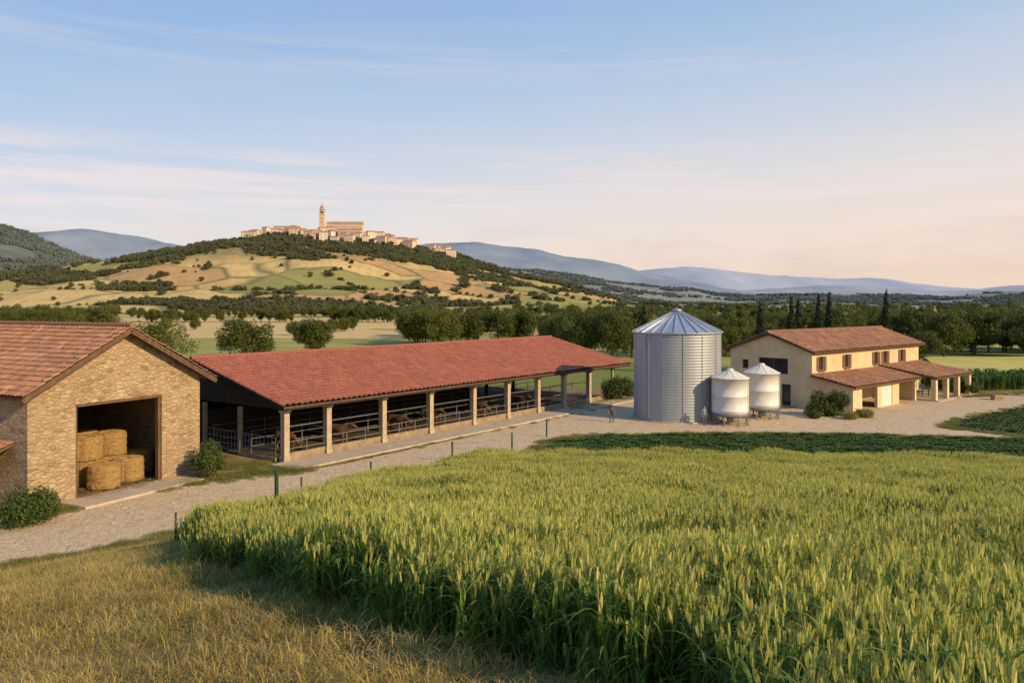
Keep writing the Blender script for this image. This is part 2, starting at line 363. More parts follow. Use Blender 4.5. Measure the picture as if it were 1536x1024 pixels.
# ------------------------------------------------------------------ stone barn
A=V2(-23.2,38.3); u=V2(.459,.889).normalized(); n=V2(u.y,-u.x); Wd=10.24; EZ=5.75; RZ=8.55; Lb=17
barn=empty('stone_barn',A)
mb=MB()
mb.wall(A,u,n,[(0,0),(2.45,0),(2.45,4.9),(7.6,4.9),(7.6,0),(Wd,0),(Wd,EZ),(Wd/2,RZ),(0,EZ)],[],.55)
mb.obj('gable_wall',[M['stone']],barn)
mb=MB()
mb.wall(A-n*.552,-n,-u,[(0,0),(Lb,0),(Lb,EZ-.02),(0,EZ-.02)],[],.5)
mb.wall(A+u*(Wd-.5)-n*.552,-n,-u,[(0,0),(Lb,0),(Lb,EZ-.02),(0,EZ-.02)],[],.5)
mb.wall(A-n*(Lb-.3)+u*.51,u,n,[(0,0),(Wd-1.02,0),(Wd-1.02,EZ-.1),(Wd/2-.5,RZ-.2),(0,EZ-.1)],[],.5)
mb.obj('side_walls',[M['stone']],barn)
mb=MB(); mb.obox(A+u*Wd/2-n*(Lb/2)+Z*.03,u*(Wd/2-.6),n*(Lb/2-.8),Z*.03); mb.obj('barn_floor',[M['pit']],barn)
mb=MB(); mb.obox(A+u*5.2+n*1.0+Z*.06,u*3.6,n*1.0,Z*.07); mb.obj('door_slab',[M['concrete']],barn)
mb=MB()
mb.obox(A+u*5.02-n*.08+Z*4.82,u*2.56,n*.09,Z*.07)
mb.obox(A+u*7.50-n*.2+Z*2.35,u*.07,n*.1,Z*2.35)
mb.obox(A+u*2.53-n*.2+Z*2.35,u*.07,n*.1,Z*2.35)
mb.obj('door_frame',[M['wood']],barn)
tan=(RZ-EZ)/(Wd/2); sl=1/math.sqrt(1+tan*tan)
S1=(u+Z*tan)*sl; S2=(-u+Z*tan)*sl; ov=.65; slen=(Wd/2+ov)/sl+.02
for S,base,sg in ((S1,A-u*ov,1),(S2,A+u*(Wd+ov),-1)):
    tiled_roof('tile_roof',base+n*.75+Z*(EZ-ov*tan+.2),-n,S,Lb+1.5,slen,.29,.40,.075,.05,M['tile'],barn)
mb=MB()
for i in range(44):
    c=A+u*Wd/2+n*.75+Z*(RZ+.28); a=c-n*(i*.42); mb.tube(a,a-n*.44,.15,.13,8)
mb.obj('ridge_tiles',[M['tile']],barn)
mb=MB()
for S,base in ((S1,A-u*ov),(S2,A+u*(Wd+ov))):
    p=base+n*.66+Z*(EZ-ov*tan+.0); mb.beam(p,p+S*(slen-.08),.08,.22)
    for k in range(26):
        q=base-n*(k*.66-.5)+Z*(EZ-ov*tan+.02)+S*.1; mb.beam(q,q+S*.9,.1,.12)
for w in (.0,.33,.66,1,1.34,1.67,2.0):
    uu=Wd/2*w; zz=EZ+tan*(uu if uu<=Wd/2 else Wd-uu)-.12
    mb.beam(A+u*uu-n*.3+Z*(zz+.08),A+u*uu+n*.62+Z*(zz+.08),.16,.16)
for k in range(4):
    q=A-n*(3+k*4)+Z*(EZ-.3); mb.beam(q+u*.5,q+u*(Wd-.5),.25,.3)
mb.obj('roof_timbers',[M['wood']],barn)
b0=A-n*1.0-u*2.1+Z*2.55
tiled_roof('lean_to_roof',b0,-n,(u*2.1+Z*.75).normalized(),6,2.2,.29,.38,.07,.05,M['tile'],barn)
mb=MB()
for k in (0.2,3,5.8): mb.beam(b0-n*k+u*.15-Z*2.6,b0-n*k+u*.15-Z*.15,.16)
mb.beam(b0+u*.15-Z*.24,b0+u*.15-n*6-Z*.24,.14)
mb.obj('lean_to_frame',[M['wood']],barn)
mb=MB()
g0=A+u*2.0-n*9
for k in range(9): mb.beam(g0+u*(k*.5)+Z*.05,g0+u*(k*.5)+Z*2.2,.04)
for z in (.3,1.2,2.2): mb.beam(g0+Z*z,g0+u*4+Z*z,.05)
mb.obj('inner_gate',[M['galv']],barn)

def bale(loc,r=.8,h=1.3,seed=0):
    rr=np.random.RandomState(seed); mb=MB(); n_=40; rings=[(0,0),(.86,0.0),(.98,.05),(1.01,.2),(.985,.35),(1.01,.5),(.985,.65),(1.01,.8),(.98,.95),(.86,1.0),(.5,1.01),(0,1.01)]
    vs=[];fs=[]
    lump=rr.randn(n_)*.012
    for j,(a,b) in enumerate(rings):
        for i in range(n_):
            t=2*math.pi*i/n_; q=a*r*(1+.014*rr.randn()+lump[i]+.02*math.sin(2*t+seed)); vs.append((q*math.cos(t),q*math.sin(t),b*h+.014*rr.randn()))
    for j in range(len(rings)-1):
        for i in range(n_): fs.append((j*n_+i,j*n_+(i+1)%n_,(j+1)*n_+(i+1)%n_,(j+1)*n_+i))
    mb.add(vs,fs)
    for k in range(700):
        t=rr.rand()*6.283; z=rr.rand()*h; L=.06+rr.rand()*.14; d=Vector((-math.sin(t),math.cos(t),rr.randn()*.3)).normalized()
        o=Vector((math.cos(t),math.sin(t),0)); p=o*(r*1.0)+Z*z; q=p+d*L+o*.06*rr.rand()
        mb.add([p,p+Z*.014,q+Z*.014,q],[(0,1,2,3)])
    ob=mb.obj('straw_bale',[M['straw']]); ob.location=loc; ob.rotation_euler=(0,0,rr.rand()*6); return ob
def BL(a,b,z=.06): return A+u*a-n*b+Z*z
for i,(a,b,z) in enumerate([(4.9,1.25,.06),(6.75,1.75,.06),(3.45,2.7,.06),(5.15,3.0,.06),(6.85,3.4,.06),(8.6,3.3,.06),(3.5,2.8,1.38),(5.15,3.0,1.38),(6.85,3.35,1.38),(4.3,4.8,.06),(6.0,5.0,.06),(7.8,5.1,.06),(4.4,4.7,1.38),(6.1,4.9,1.38)]):
    bale(BL(a,b,z),seed=i)
mb=MB()
for k in range(900):
    p=A+u*random.uniform(2.8,7.4)-n*random.uniform(-.6,2.2)+Z*.14; t=random.random()*6.28; d=V2(math.cos(t),math.sin(t))*random.uniform(.08,.25)
    mb.add([p,p+V2(-d.y,d.x)*.1,p+d+V2(-d.y,d.x)*.1+Z*.02,p+d+Z*.02],[(0,1,2,3)])
mb.obj('loose_straw',[M['straw']])

# ------------------------------------------------------------------ cattle barn
P0=V2(-14.3,50.4); cu=V2(.596,.803).normalized(); cv=V2(cu.y,-cu.x)
cb=empty('cattle_barn',P0)
def C(s,v,z=0): return P0+cu*s+cv*v+Z*z
EVZ=3.62; RG=6.15; s0,s1=-.7,44.2; hw=10.2; vf=.8
tanc=(RG-EVZ)/hw; slc=1/math.sqrt(1+tanc*tanc)
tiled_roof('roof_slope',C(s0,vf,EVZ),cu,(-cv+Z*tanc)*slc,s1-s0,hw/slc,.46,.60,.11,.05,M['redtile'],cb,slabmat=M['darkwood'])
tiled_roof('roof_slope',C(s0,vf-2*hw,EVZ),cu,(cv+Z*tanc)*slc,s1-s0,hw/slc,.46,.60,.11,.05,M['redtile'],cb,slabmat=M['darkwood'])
mb=MB()
k=s0
while k<s1: mb.tube(C(k,vf-hw,RG+.06),C(min(k+.52,s1),vf-hw,RG+.06),.16,.14,8); k+=.5
mb.obj('ridge_tiles',[M['redtile']],cb)
PI=[0,.74,1.84,2.92,4.05,5.06,6.05,7,8]; PS=[p*4.61 for p in PI]+[41.6]
mb=MB()
for i,s in enumerate(PS):
    w=.2 if i<9 else .1
    zt=EVZ-.28
    mb.obox(C(s,0,zt/2),cu*w,cv*w,Z*zt/2)
    mb.obox(C(s,0,.18),cu*(w+.05),cv*(w+.05),Z*.18)
    mb.obox(C(s,0,zt-.12),cu*(w+.04),cv*(w+.12),Z*.09)
    mb.obox(C(s,vf-2*hw+1,zt/2),cu*.15,cv*.15,Z*zt/2)
mb.obj('concrete_posts',[M['post']],cb)
mb=MB()
for s in PS: mb.obox(C(s,vf-hw,2.9),cu*.13,cv*.13,Z*2.9)
mb.beam(C(s0+.3,0,EVZ-.22),C(s1-.3,0,EVZ-.22),.16,.2)
mb.beam(C(s0+.3,vf-2*hw+1,EVZ-.22),C(s1-.3,vf-2*hw+1,EVZ-.22),.16,.2)
for s in PS:
    for a,b in ((vf-.1,vf-hw),(vf-2*hw+.1,vf-hw)):
        mb.beam(C(s+.02,a,EVZ-.2),C(s+.02,b,RG-.22),.14,.2)
    mb.beam(C(s,vf-3,3.45),C(s,vf-2*hw+3,3.45),.09,.09)
for v in [vf-1.6*i for i in range(0,13)]:
    d=abs(v-(vf-hw)); zz=RG-tanc*d-.19
    mb.beam(C(s0+.2,v,zz-.0),C(s1-.2,v,zz-.0),.09,.12)
mb.obj('roof_frame',[M['darkwood']],cb)
mb=MB()
for s in (s0+.06,s1-.06):
    mb.beam(C(s,vf,EVZ-.06),C(s,vf-hw,RG-.06),.06,.22); mb.beam(C(s,vf-2*hw,EVZ-.06),C(s,vf-hw,RG-.06),.06,.22)
mb.beam(C(s0,vf-.02,EVZ-.1),C(s1,vf-.02,EVZ-.1),.05,.12)
mb.obj('fascia',[M['wood']],cb)
mb=MB()
mb.wall(C(-.1,vf-1.0,0),-cv,-cu,[(0,3.3),(2*hw-2,3.3),(2*hw-2,3.55),(hw-1,RG-.35),(0,3.55)],[],.06)
mb.wall(C(0,vf-2*hw+.8,0),cu,cv,[(0,0.02),(27,.02),(27,3.3),(0,3.3)],[],.06)  # dark back boarding, added to keep the barn interior dark
mb.wall(C(27,vf-2*hw+.8,0),cu,cv,[(0.01,0.02),(14,.02),(14,1.2),(.01,1.2)],[],.06)
mb.wall(C(0.2,vf-hw+.5,0),cu,cv,[(0,0.06),(30,.06),(30,2.6),(0,2.6)],[],.06)
mb.obj('timber_cladding',[M['darkwood']],cb)
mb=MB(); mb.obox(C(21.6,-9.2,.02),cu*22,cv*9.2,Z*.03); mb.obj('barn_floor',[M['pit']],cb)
mb=MB(); mb.obox(C(21.3,1.45,.05),cu*22.6,cv*1.2,Z*.06); mb.obj('concrete_apron',[M['concrete']],cb)
mb=MB()
for a,b in zip(PS,PS[1:]): mb.obox(C((a+b)/2,-.05,.28),cu*((b-a)/2-.21),cv*.09,Z*.26)
mb.obj('manger_wall',[M['manger']],cb)
mb=MB()
for a,b in zip(PS,PS[1:]):
    for z in (.8,1.25): mb.tube(C(a+.2,0,z),C(b-.2,0,z),.026,n=6)
    m_=max(1,int((b-a)/1.5))
    for i in range(1,m_): mb.tube(C(a+(b-a)*i/m_,0,.5),C(a+(b-a)*i/m_,0,1.27),.03,n=6)
mb.tube(C(0,-.3,2.15),C(41,-.3,2.15),.03,n=6)
for v in (-4.2,-8.5):
    for z in (.5,1.0,1.5): mb.tube(C(.5,v,z),C(41,v,z),.028,n=6)
    for i in range(20): mb.tube(C(.5+i*2.1,v,0),C(.5+i*2.1,v,1.55),.035,n=6)
for s in (5,14,23.5,32.5):
    for z in (.6,1,1.4): mb.tube(C(s,-.3,z),C(s,-8.5,z),.025,n=6)
mb.obj('feed_rails',[M['galv']],cb)
mb=MB()
for (a,b) in ((-.6,-4.2),(-4.5,-8.2)):
    for z in (.25,.65,1.05,1.5): mb.tube(C(-.25,a,z),C(-.25,b,z),.022,n=6)
    for i in range(10):
        v=a+(b-a)*i/9; mb.tube(C(-.25,v,.2),C(-.25,v,1.52),.018,n=6)
mb.obj('end_gates',[M['galv']],cb)
mb=MB()
for v in (-4.35,-8.4): mb.obox(C(-.25,v,1.6),cu*.12,cv*.12,Z*1.6)
mb.obox(C(-.28,-2.4,.12),cu*.1,cv*1.9,Z*.14)
mb.obj('end_posts',[M['manger']],cb)
mb=MB()
for i in range(36):
    s=1+i*1.15+random.uniform(-.3,.3)
    for k in range(26):
        p=C(s+random.gauss(0,.35),-.75+random.gauss(0,.2),.08+abs(random.gauss(0,.12))); d=Vector((random.gauss(0,1),random.gauss(0,1),random.gauss(0,.5))).normalized()*.25
        mb.add([p,p+Z*.05,p+d+Z*.05,p+d],[(0,1,2,3)])
mb.obj('fodder',[M['straw']],cb)

# ------------------------------------------------------------------ skinned figures
def skin(chains,name,sub=1):
    vs=[];es=[];rs=[];idx={}
    for par,lst in chains:
        p=idx.get(par)
        for k,c,r in lst:
            idx[k]=len(vs); vs.append(c); rs.append(r if isinstance(r,tuple) else (r,r))
            if p is not None: es.append((p,idx[k]))
            p=idx[k]
    me=bpy.data.meshes.new(name); me.from_pydata(vs,es,[]); o=bpy.data.objects.new(name,me); scene.collection.objects.link(o)
    sm=o.modifiers.new('s','SKIN'); sm.use_smooth_shade=True
    if not me.skin_vertices: 
        bm=bmesh.new(); bm.from_mesh(me); bm.verts.layers.skin.verify(); bm.to_mesh(me); bm.free()
    for i,r in enumerate(rs):
        me.skin_vertices[0].data[i].radius=r; me.skin_vertices[0].data[i].use_root=(i==0)
    ss=o.modifiers.new('b','SUBSURF'); ss.levels=sub; ss.render_levels=sub
    dg=bpy.context.evaluated_depsgraph_get(); dg.update()
    me2=bpy.data.meshes.new_from_object(o.evaluated_get(dg)); bpy.data.objects.remove(o); me2.name=name; return me2
def cowmesh(eat):
    hd=-.55 if eat else .05
    ch=[(None,[('hip',(-.75,0,1.15),(.24,.26)),('belly',(-.15,0,1.05),(.33,.36)),('chest',(.45,0,1.08),(.27,.34)),('nb',(.75,0,1.18),(.17,.24)),('nk',(1.05,0,1.25+hd*.5),(.12,.17)),('pol',(1.28,0,1.35+hd),(.12,.13)),('fac',(1.48,0,1.22+hd),(.085,.10)),('muz',(1.66,0,1.08+hd),(.075,.08))]),
        ('hip',[('rump',(-.98,0,1.2),(.17,.18)),('t1',(-1.08,0,1.15),.035),('t2',(-1.12,0,.75),.02),('t3',(-1.12,0,.5),.04)])]
    for sd in (-1,1):
        ch.append(('chest',[('sh%d'%sd,(.5,.17*sd,.85),(.12,.13)),('kn%d'%sd,(.52,.18*sd,.47),.07),('fe%d'%sd,(.5,.18*sd,.14),.05),('hf%d'%sd,(.53,.18*sd,.03),.065)]))
        ch.append(('hip',[('th%d'%sd,(-.72,.19*sd,.9),(.15,.17)),('st%d'%sd,(-.6,.2*sd,.72),.10),('hk%d'%sd,(-.86,.2*sd,.5),.07),('sk%d'%sd,(-.82,.2*sd,.14),.05),('hh%d'%sd,(-.78,.2*sd,.03),.065)]))
        ch.append(('pol',[('er%d'%sd,(1.24,.14*sd,1.38+hd),.035),('et%d'%sd,(1.22,.27*sd,1.36+hd),.02)]))
    return skin(ch,'cow_body')
def cowmat(c1,c2,t):
    m,nt,b=newmat('cow_hide'); tc=N(nt,'ShaderNodeTexCoord'); c=ramp(nt,noi(nt,tc.outputs['Object'],1.6,2),[(t-.02,c1),(t+.02,c2)])
    nt.links.new(c,b.inputs['Base Color']); b.inputs['Roughness'].default_value=.85; return m
cm=[cowmat((.11,.055,.028),(.16,.10,.06),.6),cowmat((.13,.07,.035),(.13,.07,.035),.9),cowmat((.06,.035,.02),(.12,.06,.03),.5)]
cms=[cowmesh(True),cowmesh(False)]
cowang=math.atan2(cv.y,cv.x)
for i,(s,v,a) in enumerate([(1.9,-2.4,0),(6.4,-2.3,.2),(12.4,-2.4,.1),(16.2,-2.5,0),(22.3,-2.4,-.1),(28.2,-2.5,.1)]):
    me=cms[i%2].copy(); me.materials.clear(); me.materials.append(cm[i%3])
    o=bpy.data.objects.new('cow',me); o.location=C(s,v,.05); o.rotation_euler=(0,0,cowang+a); scene.collection.objects.link(o)

def person(loc,rot,h,shirt,trous,hair):
    ch=[(None,[('pel',(0,0,.95),(.155,.11)),('wai',(0,0,1.1),(.135,.10)),('che',(0,0,1.32),(.165,.115)),('nec0',(0,0,1.47),(.075,.07)),('nec',(0,.01,1.53),.055),('jaw',(0,.025,1.60),(.068,.08)),('hed',(0,.01,1.68),(.08,.098)),('top',(0,0,1.76),(.06,.07))]),
        ('jaw',[('nose',(0,.115,1.645),.014)])]
    for sd in (-1,1):
        ch.append(('che',[('s%d'%sd,(.19*sd,0,1.41),.062),('e%d'%sd,(.255*sd,-.03,1.14),.047),('w%d'%sd,(.25*sd,.05,.90),.033),('p%d'%sd,(.25*sd,.07,.83),(.022,.04))]))
        for f,(dy,L) in enumerate([(-.03,.07),(-.01,.085),(.012,.08),(.032,.062)]):
            ch.append(('p%d'%sd,[('f%d%d'%(sd,f),(.25*sd,.075+dy,.78),.009),('g%d%d'%(sd,f),(.243*sd,.085+dy,.78-L*.55),.008),('h%d%d'%(sd,f),(.235*sd,.092+dy,.78-L),.007)]))
        ch.append(('p%d'%sd,[('t%d'%sd,(.24*sd,.115,.81),.01),('u%d'%sd,(.235*sd,.13,.775),.009)]))
        ch.append(('pel',[('hp%d'%sd,(.095*sd,0,.86),.098),('k%d'%sd,(.11*sd,.02+.03*sd,.5),.064),('a%d'%sd,(.12*sd,-.01+.05*sd,.1),.043),('b%d'%sd,(.125*sd,.03+.05*sd,.05),.045),('o%d'%sd,(.14*sd,.15+.05*sd,.035),.038)]))
    me=skin(ch,'body')
    def fm(nm,c): return nmat(nm,c,tuple(x*1.2 for x in c),8,.85,bs=0)
    ms=[fm('shirt',shirt),fm('trousers',trous),fm('skin',(.42,.24,.16)),fm('shoe',(.04,.03,.025)),fm('hair',hair)]
    me.materials.clear()
    for m in ms: me.materials.append(m)
    for p in me.polygons:
        c=p.center
        if c.z<.09: i=3
        elif abs(c.x)>.185 and c.z<.92: i=2
        elif c.z<.98 and abs(c.x)<.22: i=1
        elif c.z>1.5: i=4 if (c.z>1.7 or (c.y<-.01 and c.z>1.58)) else 2
        else: i=0
        p.material_index=i
    e=empty('person',loc); e.rotation_euler=(0,0,rot); e.scale=(h/1.8,)*3
    o=bpy.data.objects.new('body',me); scene.collection.objects.link(o); o.parent=e
    mb=MB()
    for sd in (-1,1):
        mb.tube((.03*sd,.095,1.672),(.03*sd,.106,1.672),.011,.009,6); mb.tube((.078*sd,.0,1.645),(.093*sd,-.01,1.665),.02,.016,6,1)
    mb.tube((-.022,.103,1.605),(.022,.103,1.605),.005,.005,6,2)
    o=mb.obj('face',[ms[4],ms[2],fm('lips',(.35,.14,.11))]); o.parent=e
person((8.4,67.4,.015),math.pi-.3,1.78,(.10,.10,.11),(.06,.06,.075),(.05,.03,.02))
person((15.75,65.6,.015),math.pi+.4,1.66,(.20,.22,.27),(.08,.10,.16),(.06,.04,.02))

# ------------------------------------------------------------------ silo
def revolve(name,prof,seg,mat,parent,loc,smooth=True):
    vs=[];fs=[]
    for r,z in prof:
        for i in range(seg):
            t=2*math.pi*i/seg; vs.append((loc[0]+r*math.cos(t),loc[1]+r*math.sin(t),loc[2]+z))
    for j in range(len(prof)-1):
        for i in range(seg): fs.append((j*seg+i,j*seg+(i+1)%seg,(j+1)*seg+(i+1)%seg,(j+1)*seg+i))
    mb=MB(); mb.add(vs,fs); return mb.obj(name,[mat],parent,smooth)
SC=V2(14.5,70.3); sr=3.75; sh=7.55
silo=empty('grain_silo',SC)
prof=[(sr,.0)]; z=.15
while z<sh-.1:
    for k in range(4): prof.append((sr+.016*math.sin(k*math.pi/2),z+k*.06))
    z+=.24
prof.append((sr,sh))
revolve('corrugated_wall',prof,96,M['silo'],silo,SC)
mb=MB()
for i in range(14):
    t=2*math.pi*(i+.35)/14; d=V2(math.cos(t),math.sin(t)); e=V2(-math.sin(t),math.cos(t))
    mb.obox(SC+d*(sr+.03)+Z*(sh/2),d*.016,e*.03,Z*sh/2)
t=-2.45; d=V2(math.cos(t),math.sin(t)); e=V2(-math.sin(t),math.cos(t)); q=SC+d*(sr+.22)
for sg in (-.2,.2): mb.tube(q+e*sg+Z*.3,q+e*sg+Z*(sh+.2),.02,n=6)
for k in range(24): mb.tube(q-e*.2+Z*(.5+k*.3),q+e*.2+Z*(.5+k*.3),.014,n=5)
mb.obj('stiffeners_and_ladder',[M['silo']],silo)
mb=MB(); ns=24; rt=1.9
for i in range(ns):
    t0=2*math.pi*i/ns;t1=2*math.pi*(i+1)/ns
    a=SC+V2(math.cos(t0),math.sin(t0))*(sr+.16)+Z*(sh-.05); b=SC+V2(math.cos(t1),math.sin(t1))*(sr+.16)+Z*(sh-.05)
    c=SC+V2(math.cos(t1),math.sin(t1))*.42+Z*(sh+rt-.22); dd=SC+V2(math.cos(t0),math.sin(t0))*.42+Z*(sh+rt-.22)
    mb.add([a,b,c,dd],[(0,1,2,3)])
    mb.beam(a+Z*.05,dd+Z*.05,.07,.10)
    mb.beam(a,b,.05,.10)
mb.obj('cone_roof',[M['siloroof']],silo)
revolve('roof_cap',[(.45,sh+rt-.24),(.45,sh+rt-.08),(.52,sh+rt-.08),(.30,sh+rt+.05),(.06,sh+rt+.13),(.0,sh+rt+.14)],20,M['siloroof'],silo,SC)
revolve('footing',[(sr+.25,.0),(sr+.25,.12),(sr-.2,.12)],48,M['concrete'],silo,SC,False)

def tank(loc,r,zb,zt,za):
    e=empty('feed_tank',loc)
    revolve('tank_body',[(.3,zb-.28),(r*.8,zb-.08),(r-.02,zb),(r,zb+.02),(r,zb+.3),(r+.012,zb+.31),(r+.012,zb+.36),(r,zb+.37),(r,(zb+zt)/2),(r+.012,(zb+zt)/2+.01),(r+.012,(zb+zt)/2+.05),(r,(zb+zt)/2+.06),(r,zt-.05),(r+.07,zt-.05),(r+.08,zt),(r*.97,zt+.04),(.28,za-.08),(.28,za+.03),(.2,za+.1),(0,za+.12)],48,M['white'],e,loc)
    revolve('base_ring',[(r+.02,zb-.12),(r+.03,zb-.12),(r+.03,zb+.14),(r+.003,zb+.14)],48,M['galv'],e,loc)
    mb=MB()
    for i in range(8):
        t=2*math.pi*(i+.25)/8; d=V2(math.cos(t),math.sin(t)); p=Vector(loc)+d*(r-.05)
        mb.beam(p,p+Z*zb,.1); mb.obox(p+Z*.03,Vector((.12,0,0)),Vector((0,.12,0)),Z*.03)
        t2=2*math.pi*(i+1.25)/8; p2=Vector(loc)+V2(math.cos(t2),math.sin(t2))*(r-.05); mb.beam(p+Z*.35,p2+Z*(zb-.1),.035)
    mb.tube(Vector(loc)+Z*.2,Vector(loc)+Z*(zb-.2),.28,.34,12)
    q=Vector(loc)+V2(.85,-.53)*(r+.12)
    for sg in (-.18,.18): mb.tube(q+V2(.53,.85)*sg+Z*.3,q+V2(.53,.85)*sg+Z*zt,.02,n=5)
    for k in range(11): mb.tube(q-V2(.53,.85)*.18+Z*(.4+k*.3),q+V2(.53,.85)*.18+Z*(.4+k*.3),.014,n=5)
    mb.obj('tank_legs',[M['galv']],e)
    mb=MB()
    for i in range(12):
        t=2*math.pi*i/12; d=V2(math.cos(t),math.sin(t)); mb.beam(Vector(loc)+d*r*.97+Z*(zt+.05),Vector(loc)+d*.28+Z*(za-.06),.025,.03)
    mb.obj('roof_ribs',[M['white']],e)
tank((18.1,66.4,.015),1.5,.85,3.85,4.5)
tank((21.9,70.2,.015),1.5,.85,3.95,4.65)

# ------------------------------------------------------------------ farmhouse
FC=V2(28.65,76.4); fu=V2(.75,.66).normalized(); fv=V2(-fu.y,fu.x); fo=-fv; FL=24.5; FW=9; FE=5.35; FR=6.95
fh=empty('farmhouse',FC)
def F(s,o,z=0): return FC+fu*s+fo*o+Z*z
def rect(a,b,c,d): return [(a,c),(b,c),(b,d),(a,d)]
wins=[1.8,7.0,13.6,15.8,20.0]
mb=MB()
mb.wall(F(0,0),fu,fo,[(0,0),(FL,0),(FL,FE),(0,FE)],[rect(w-.5,w+.5,3.5,4.85) for w in wins]+[rect(16,17,.02,2.1),rect(19,21,.6,1.9)],.35)
mb.wall(FC,fv,-fu,[(.352,0),(FW-.01,0),(FW-.01,FE-.02),(FW/2,FR-.05),(.352,FE+.05)],[rect(2.5,5.7,3.05,4.6),rect(2.2,3.2,.02,2.1),rect(6.9,7.6,3.4,4.3)],.35)
mb.wall(F(FL,0),fv,fu,[(.352,0),(FW-.01,0),(FW-.01,FE-.02),(FW/2,FR-.05),(.352,FE+.05)],[],.35)
mb.wall(F(.352,-FW),fu,-fo,[(0,0),(FL-.7,0),(FL-.7,FE-.05),(0,FE-.05)],[],.35)
mb.obj('walls',[M['plaster']],fh)
mb=MB()
def glassF(a,b,c,d): mb.obox(F((a+b)/2,-.2,(c+d)/2),fu*(b-a)/2,fo*.02,Z*(d-c)/2)
for w in wins: glassF(w-.5,w+.5,3.5,4.85)
glassF(19,21,.6,1.9)
mb.obox(FC+fv*4.1+fu*.2+Z*3.82,fv*1.6,fu*.02,Z*.78); mb.obox(FC+fv*2.7+fu*.2+Z*1.06,fv*.5,fu*.02,Z*1.04); mb.obox(FC+fv*7.25+fu*.2+Z*3.85,fv*.35,fu*.02,Z*.45)
mb.obj('window_panes',[M['glass']],fh)
mb=MB()
for w in wins:
    for x in (-.47,0,.47): mb.obox(F(w+x,-.16,4.17),fu*.03,fo*.03,Z*.66)
    for z in (3.53,4.82): mb.obox(F(w,-.155,z),fu*.5,fo*.03,Z*.03)
    mb.obox(F(w,.06,3.45),fu*.62,fo*.09,Z*.045)
    for sg in (-1,1): mb.obox(F(w+sg*.74,.035,4.17),fu*.2,fo*.03,Z*.66,1)
for x in (2.53,4.1,5.67): mb.obox(FC+fv*x+fu*.15+Z*3.82,fv*.035,fu*.03,Z*.77,1)
for z in (3.08,4.57): mb.obox(FC+fv*4.1+fu*.155+Z*z,fv*1.6,fu*.03,Z*.035,1)
mb.obj('frames_and_shutters',[M['wood'],M['shutter']],fh)
tf=(FR-FE)/(FW/2); sf=1/math.sqrt(1+tf*tf); ov=.55
for S,b in ((fv,F(-.5,ov)),(-fv,F(-.5,-FW-ov))):
    tiled_roof('tile_roof',b+Z*(FE-ov*tf+.2),fu,(S+Z*tf)*sf,FL+1,(FW/2+ov)/sf,.38,.48,.09,.05,M['tile'],fh)
mb=MB()
for i in range(61): 
    a=F(-.5+i*.42,-FW/2,FR+.25); mb.tube(a,a+fu*.43,.16,.13,8)
mb.obj('ridge_tiles',[M['tile']],fh)
mb=MB()
for k in range(38): q=F(-.2+k*.66,ov,FE-ov*tf+.02); mb.beam(q,q+(fv+Z*tf)*.5,.09,.1)
for sgn,b in ((1,F(-.45,ov)),(-1,F(-.45,-FW-ov))):
    q=b+Z*(FE-ov*tf+.05); mb.beam(q,q+(fv*sgn+Z*tf)*(FW/2+ov-.03),.06,.16)
mb.obj('eaves_timber',[M['wood']],fh)
O1=4.0; T1=3.15; E1=2.4
mb=MB()
mb.wall(F(.0,O1),fu,fo,[(0,0),(1.8,0),(1.8,2.05),(5,2.05),(5,0),(9.8,0),(9.8,2.1),(13.6,2.1),(13.6,0),(14,0),(14,E1-.1),(0,E1-.1)],[rect(5.9,8.3,.03,2.1)],.3)
mb.wall(F(.002,.01),fo,-fu,[(0,0),(O1-.32,0),(O1-.32,E1-.1),(0,T1-.1)],[],.3)
mb.wall(F(14,.01),fo,fu,[(0,0),(O1-.32,0),(O1-.32,E1-.1),(0,T1-.1)],[],.3)
mb.obj('lean_to_walls',[M['plaster']],fh)
mb=MB(); mb.obox(F(7.1,O1-.12,1.06),fu*1.2,fo*.03,Z*1.04); mb.obj('garage_door',[M['white']],fh)
tl=(T1-E1)/O1; 
Sl=(-fo+Z*((T1-E1)/(O1)))
tiled_roof('lean_to_roof',F(-.5,O1+.55,E1-.55*tl+.08),fu,Sl.normalized(),15,(O1+.5)*Sl.length,.38,.48,.09,.05,M['tile'],fh)
O2=5.6; T2=3.3; E2=2.35; Sl2=(-fo+Z*((T2-E2)/O2))
tiled_roof('porch_roof',F(14.2,O2+.4,E2-.4*(T2-E2)/O2+.12),fu,Sl2.normalized(),10.2,(O2+.36)*Sl2.length,.38,.48,.09,.05,M['tile'],fh)
mb=MB()
for s in (14.6,17.6,20.6,23.8):
    mb.obox(F(s,O2-.1,E2/2-.05),fu*.24,fo*.24,Z*(E2/2-.05)); 
mb.obj('porch_pillars',[M['plaster']],fh)
mb=MB(); mb.beam(F(14.3,O2-.1,E2-.04),F(24.2,O2-.1,E2-.04),.18,.16)
for s in (14.6,17.6,20.6,23.8): mb.beam(F(s,O2,E2),F(s,.1,T2-.07),.12,.14)
mb.obj('porch_beams',[M['wood']],fh)
mb=MB()
mb.obox(F(19.5,2.9,.05),fu*5.3,fo*3.2,Z*.05); mb.obj('porch_floor',[M['concrete']],fh)
tb=empty('garden_table',F(18.6,3.4,.1)); mb=MB()
mb.obox(F(18.6,3.4,.85),fu*.9,fo*.4,Z*.03)
for a in(-.8,.8):
    for b in(-.33,.33): mb.beam(F(18.6+a,3.4+b,.1),F(18.6+a,3.4+b,.82),.07)
mb.obj('table_top',[M['wood']],tb)
st=empty('stone_trough',(50.3,83,0)); mb=MB()
c=V2(50.3,83); 
mb.obox(c+Z*.15,V2(.5,.1),V2(-.05,.28),Z*.13)
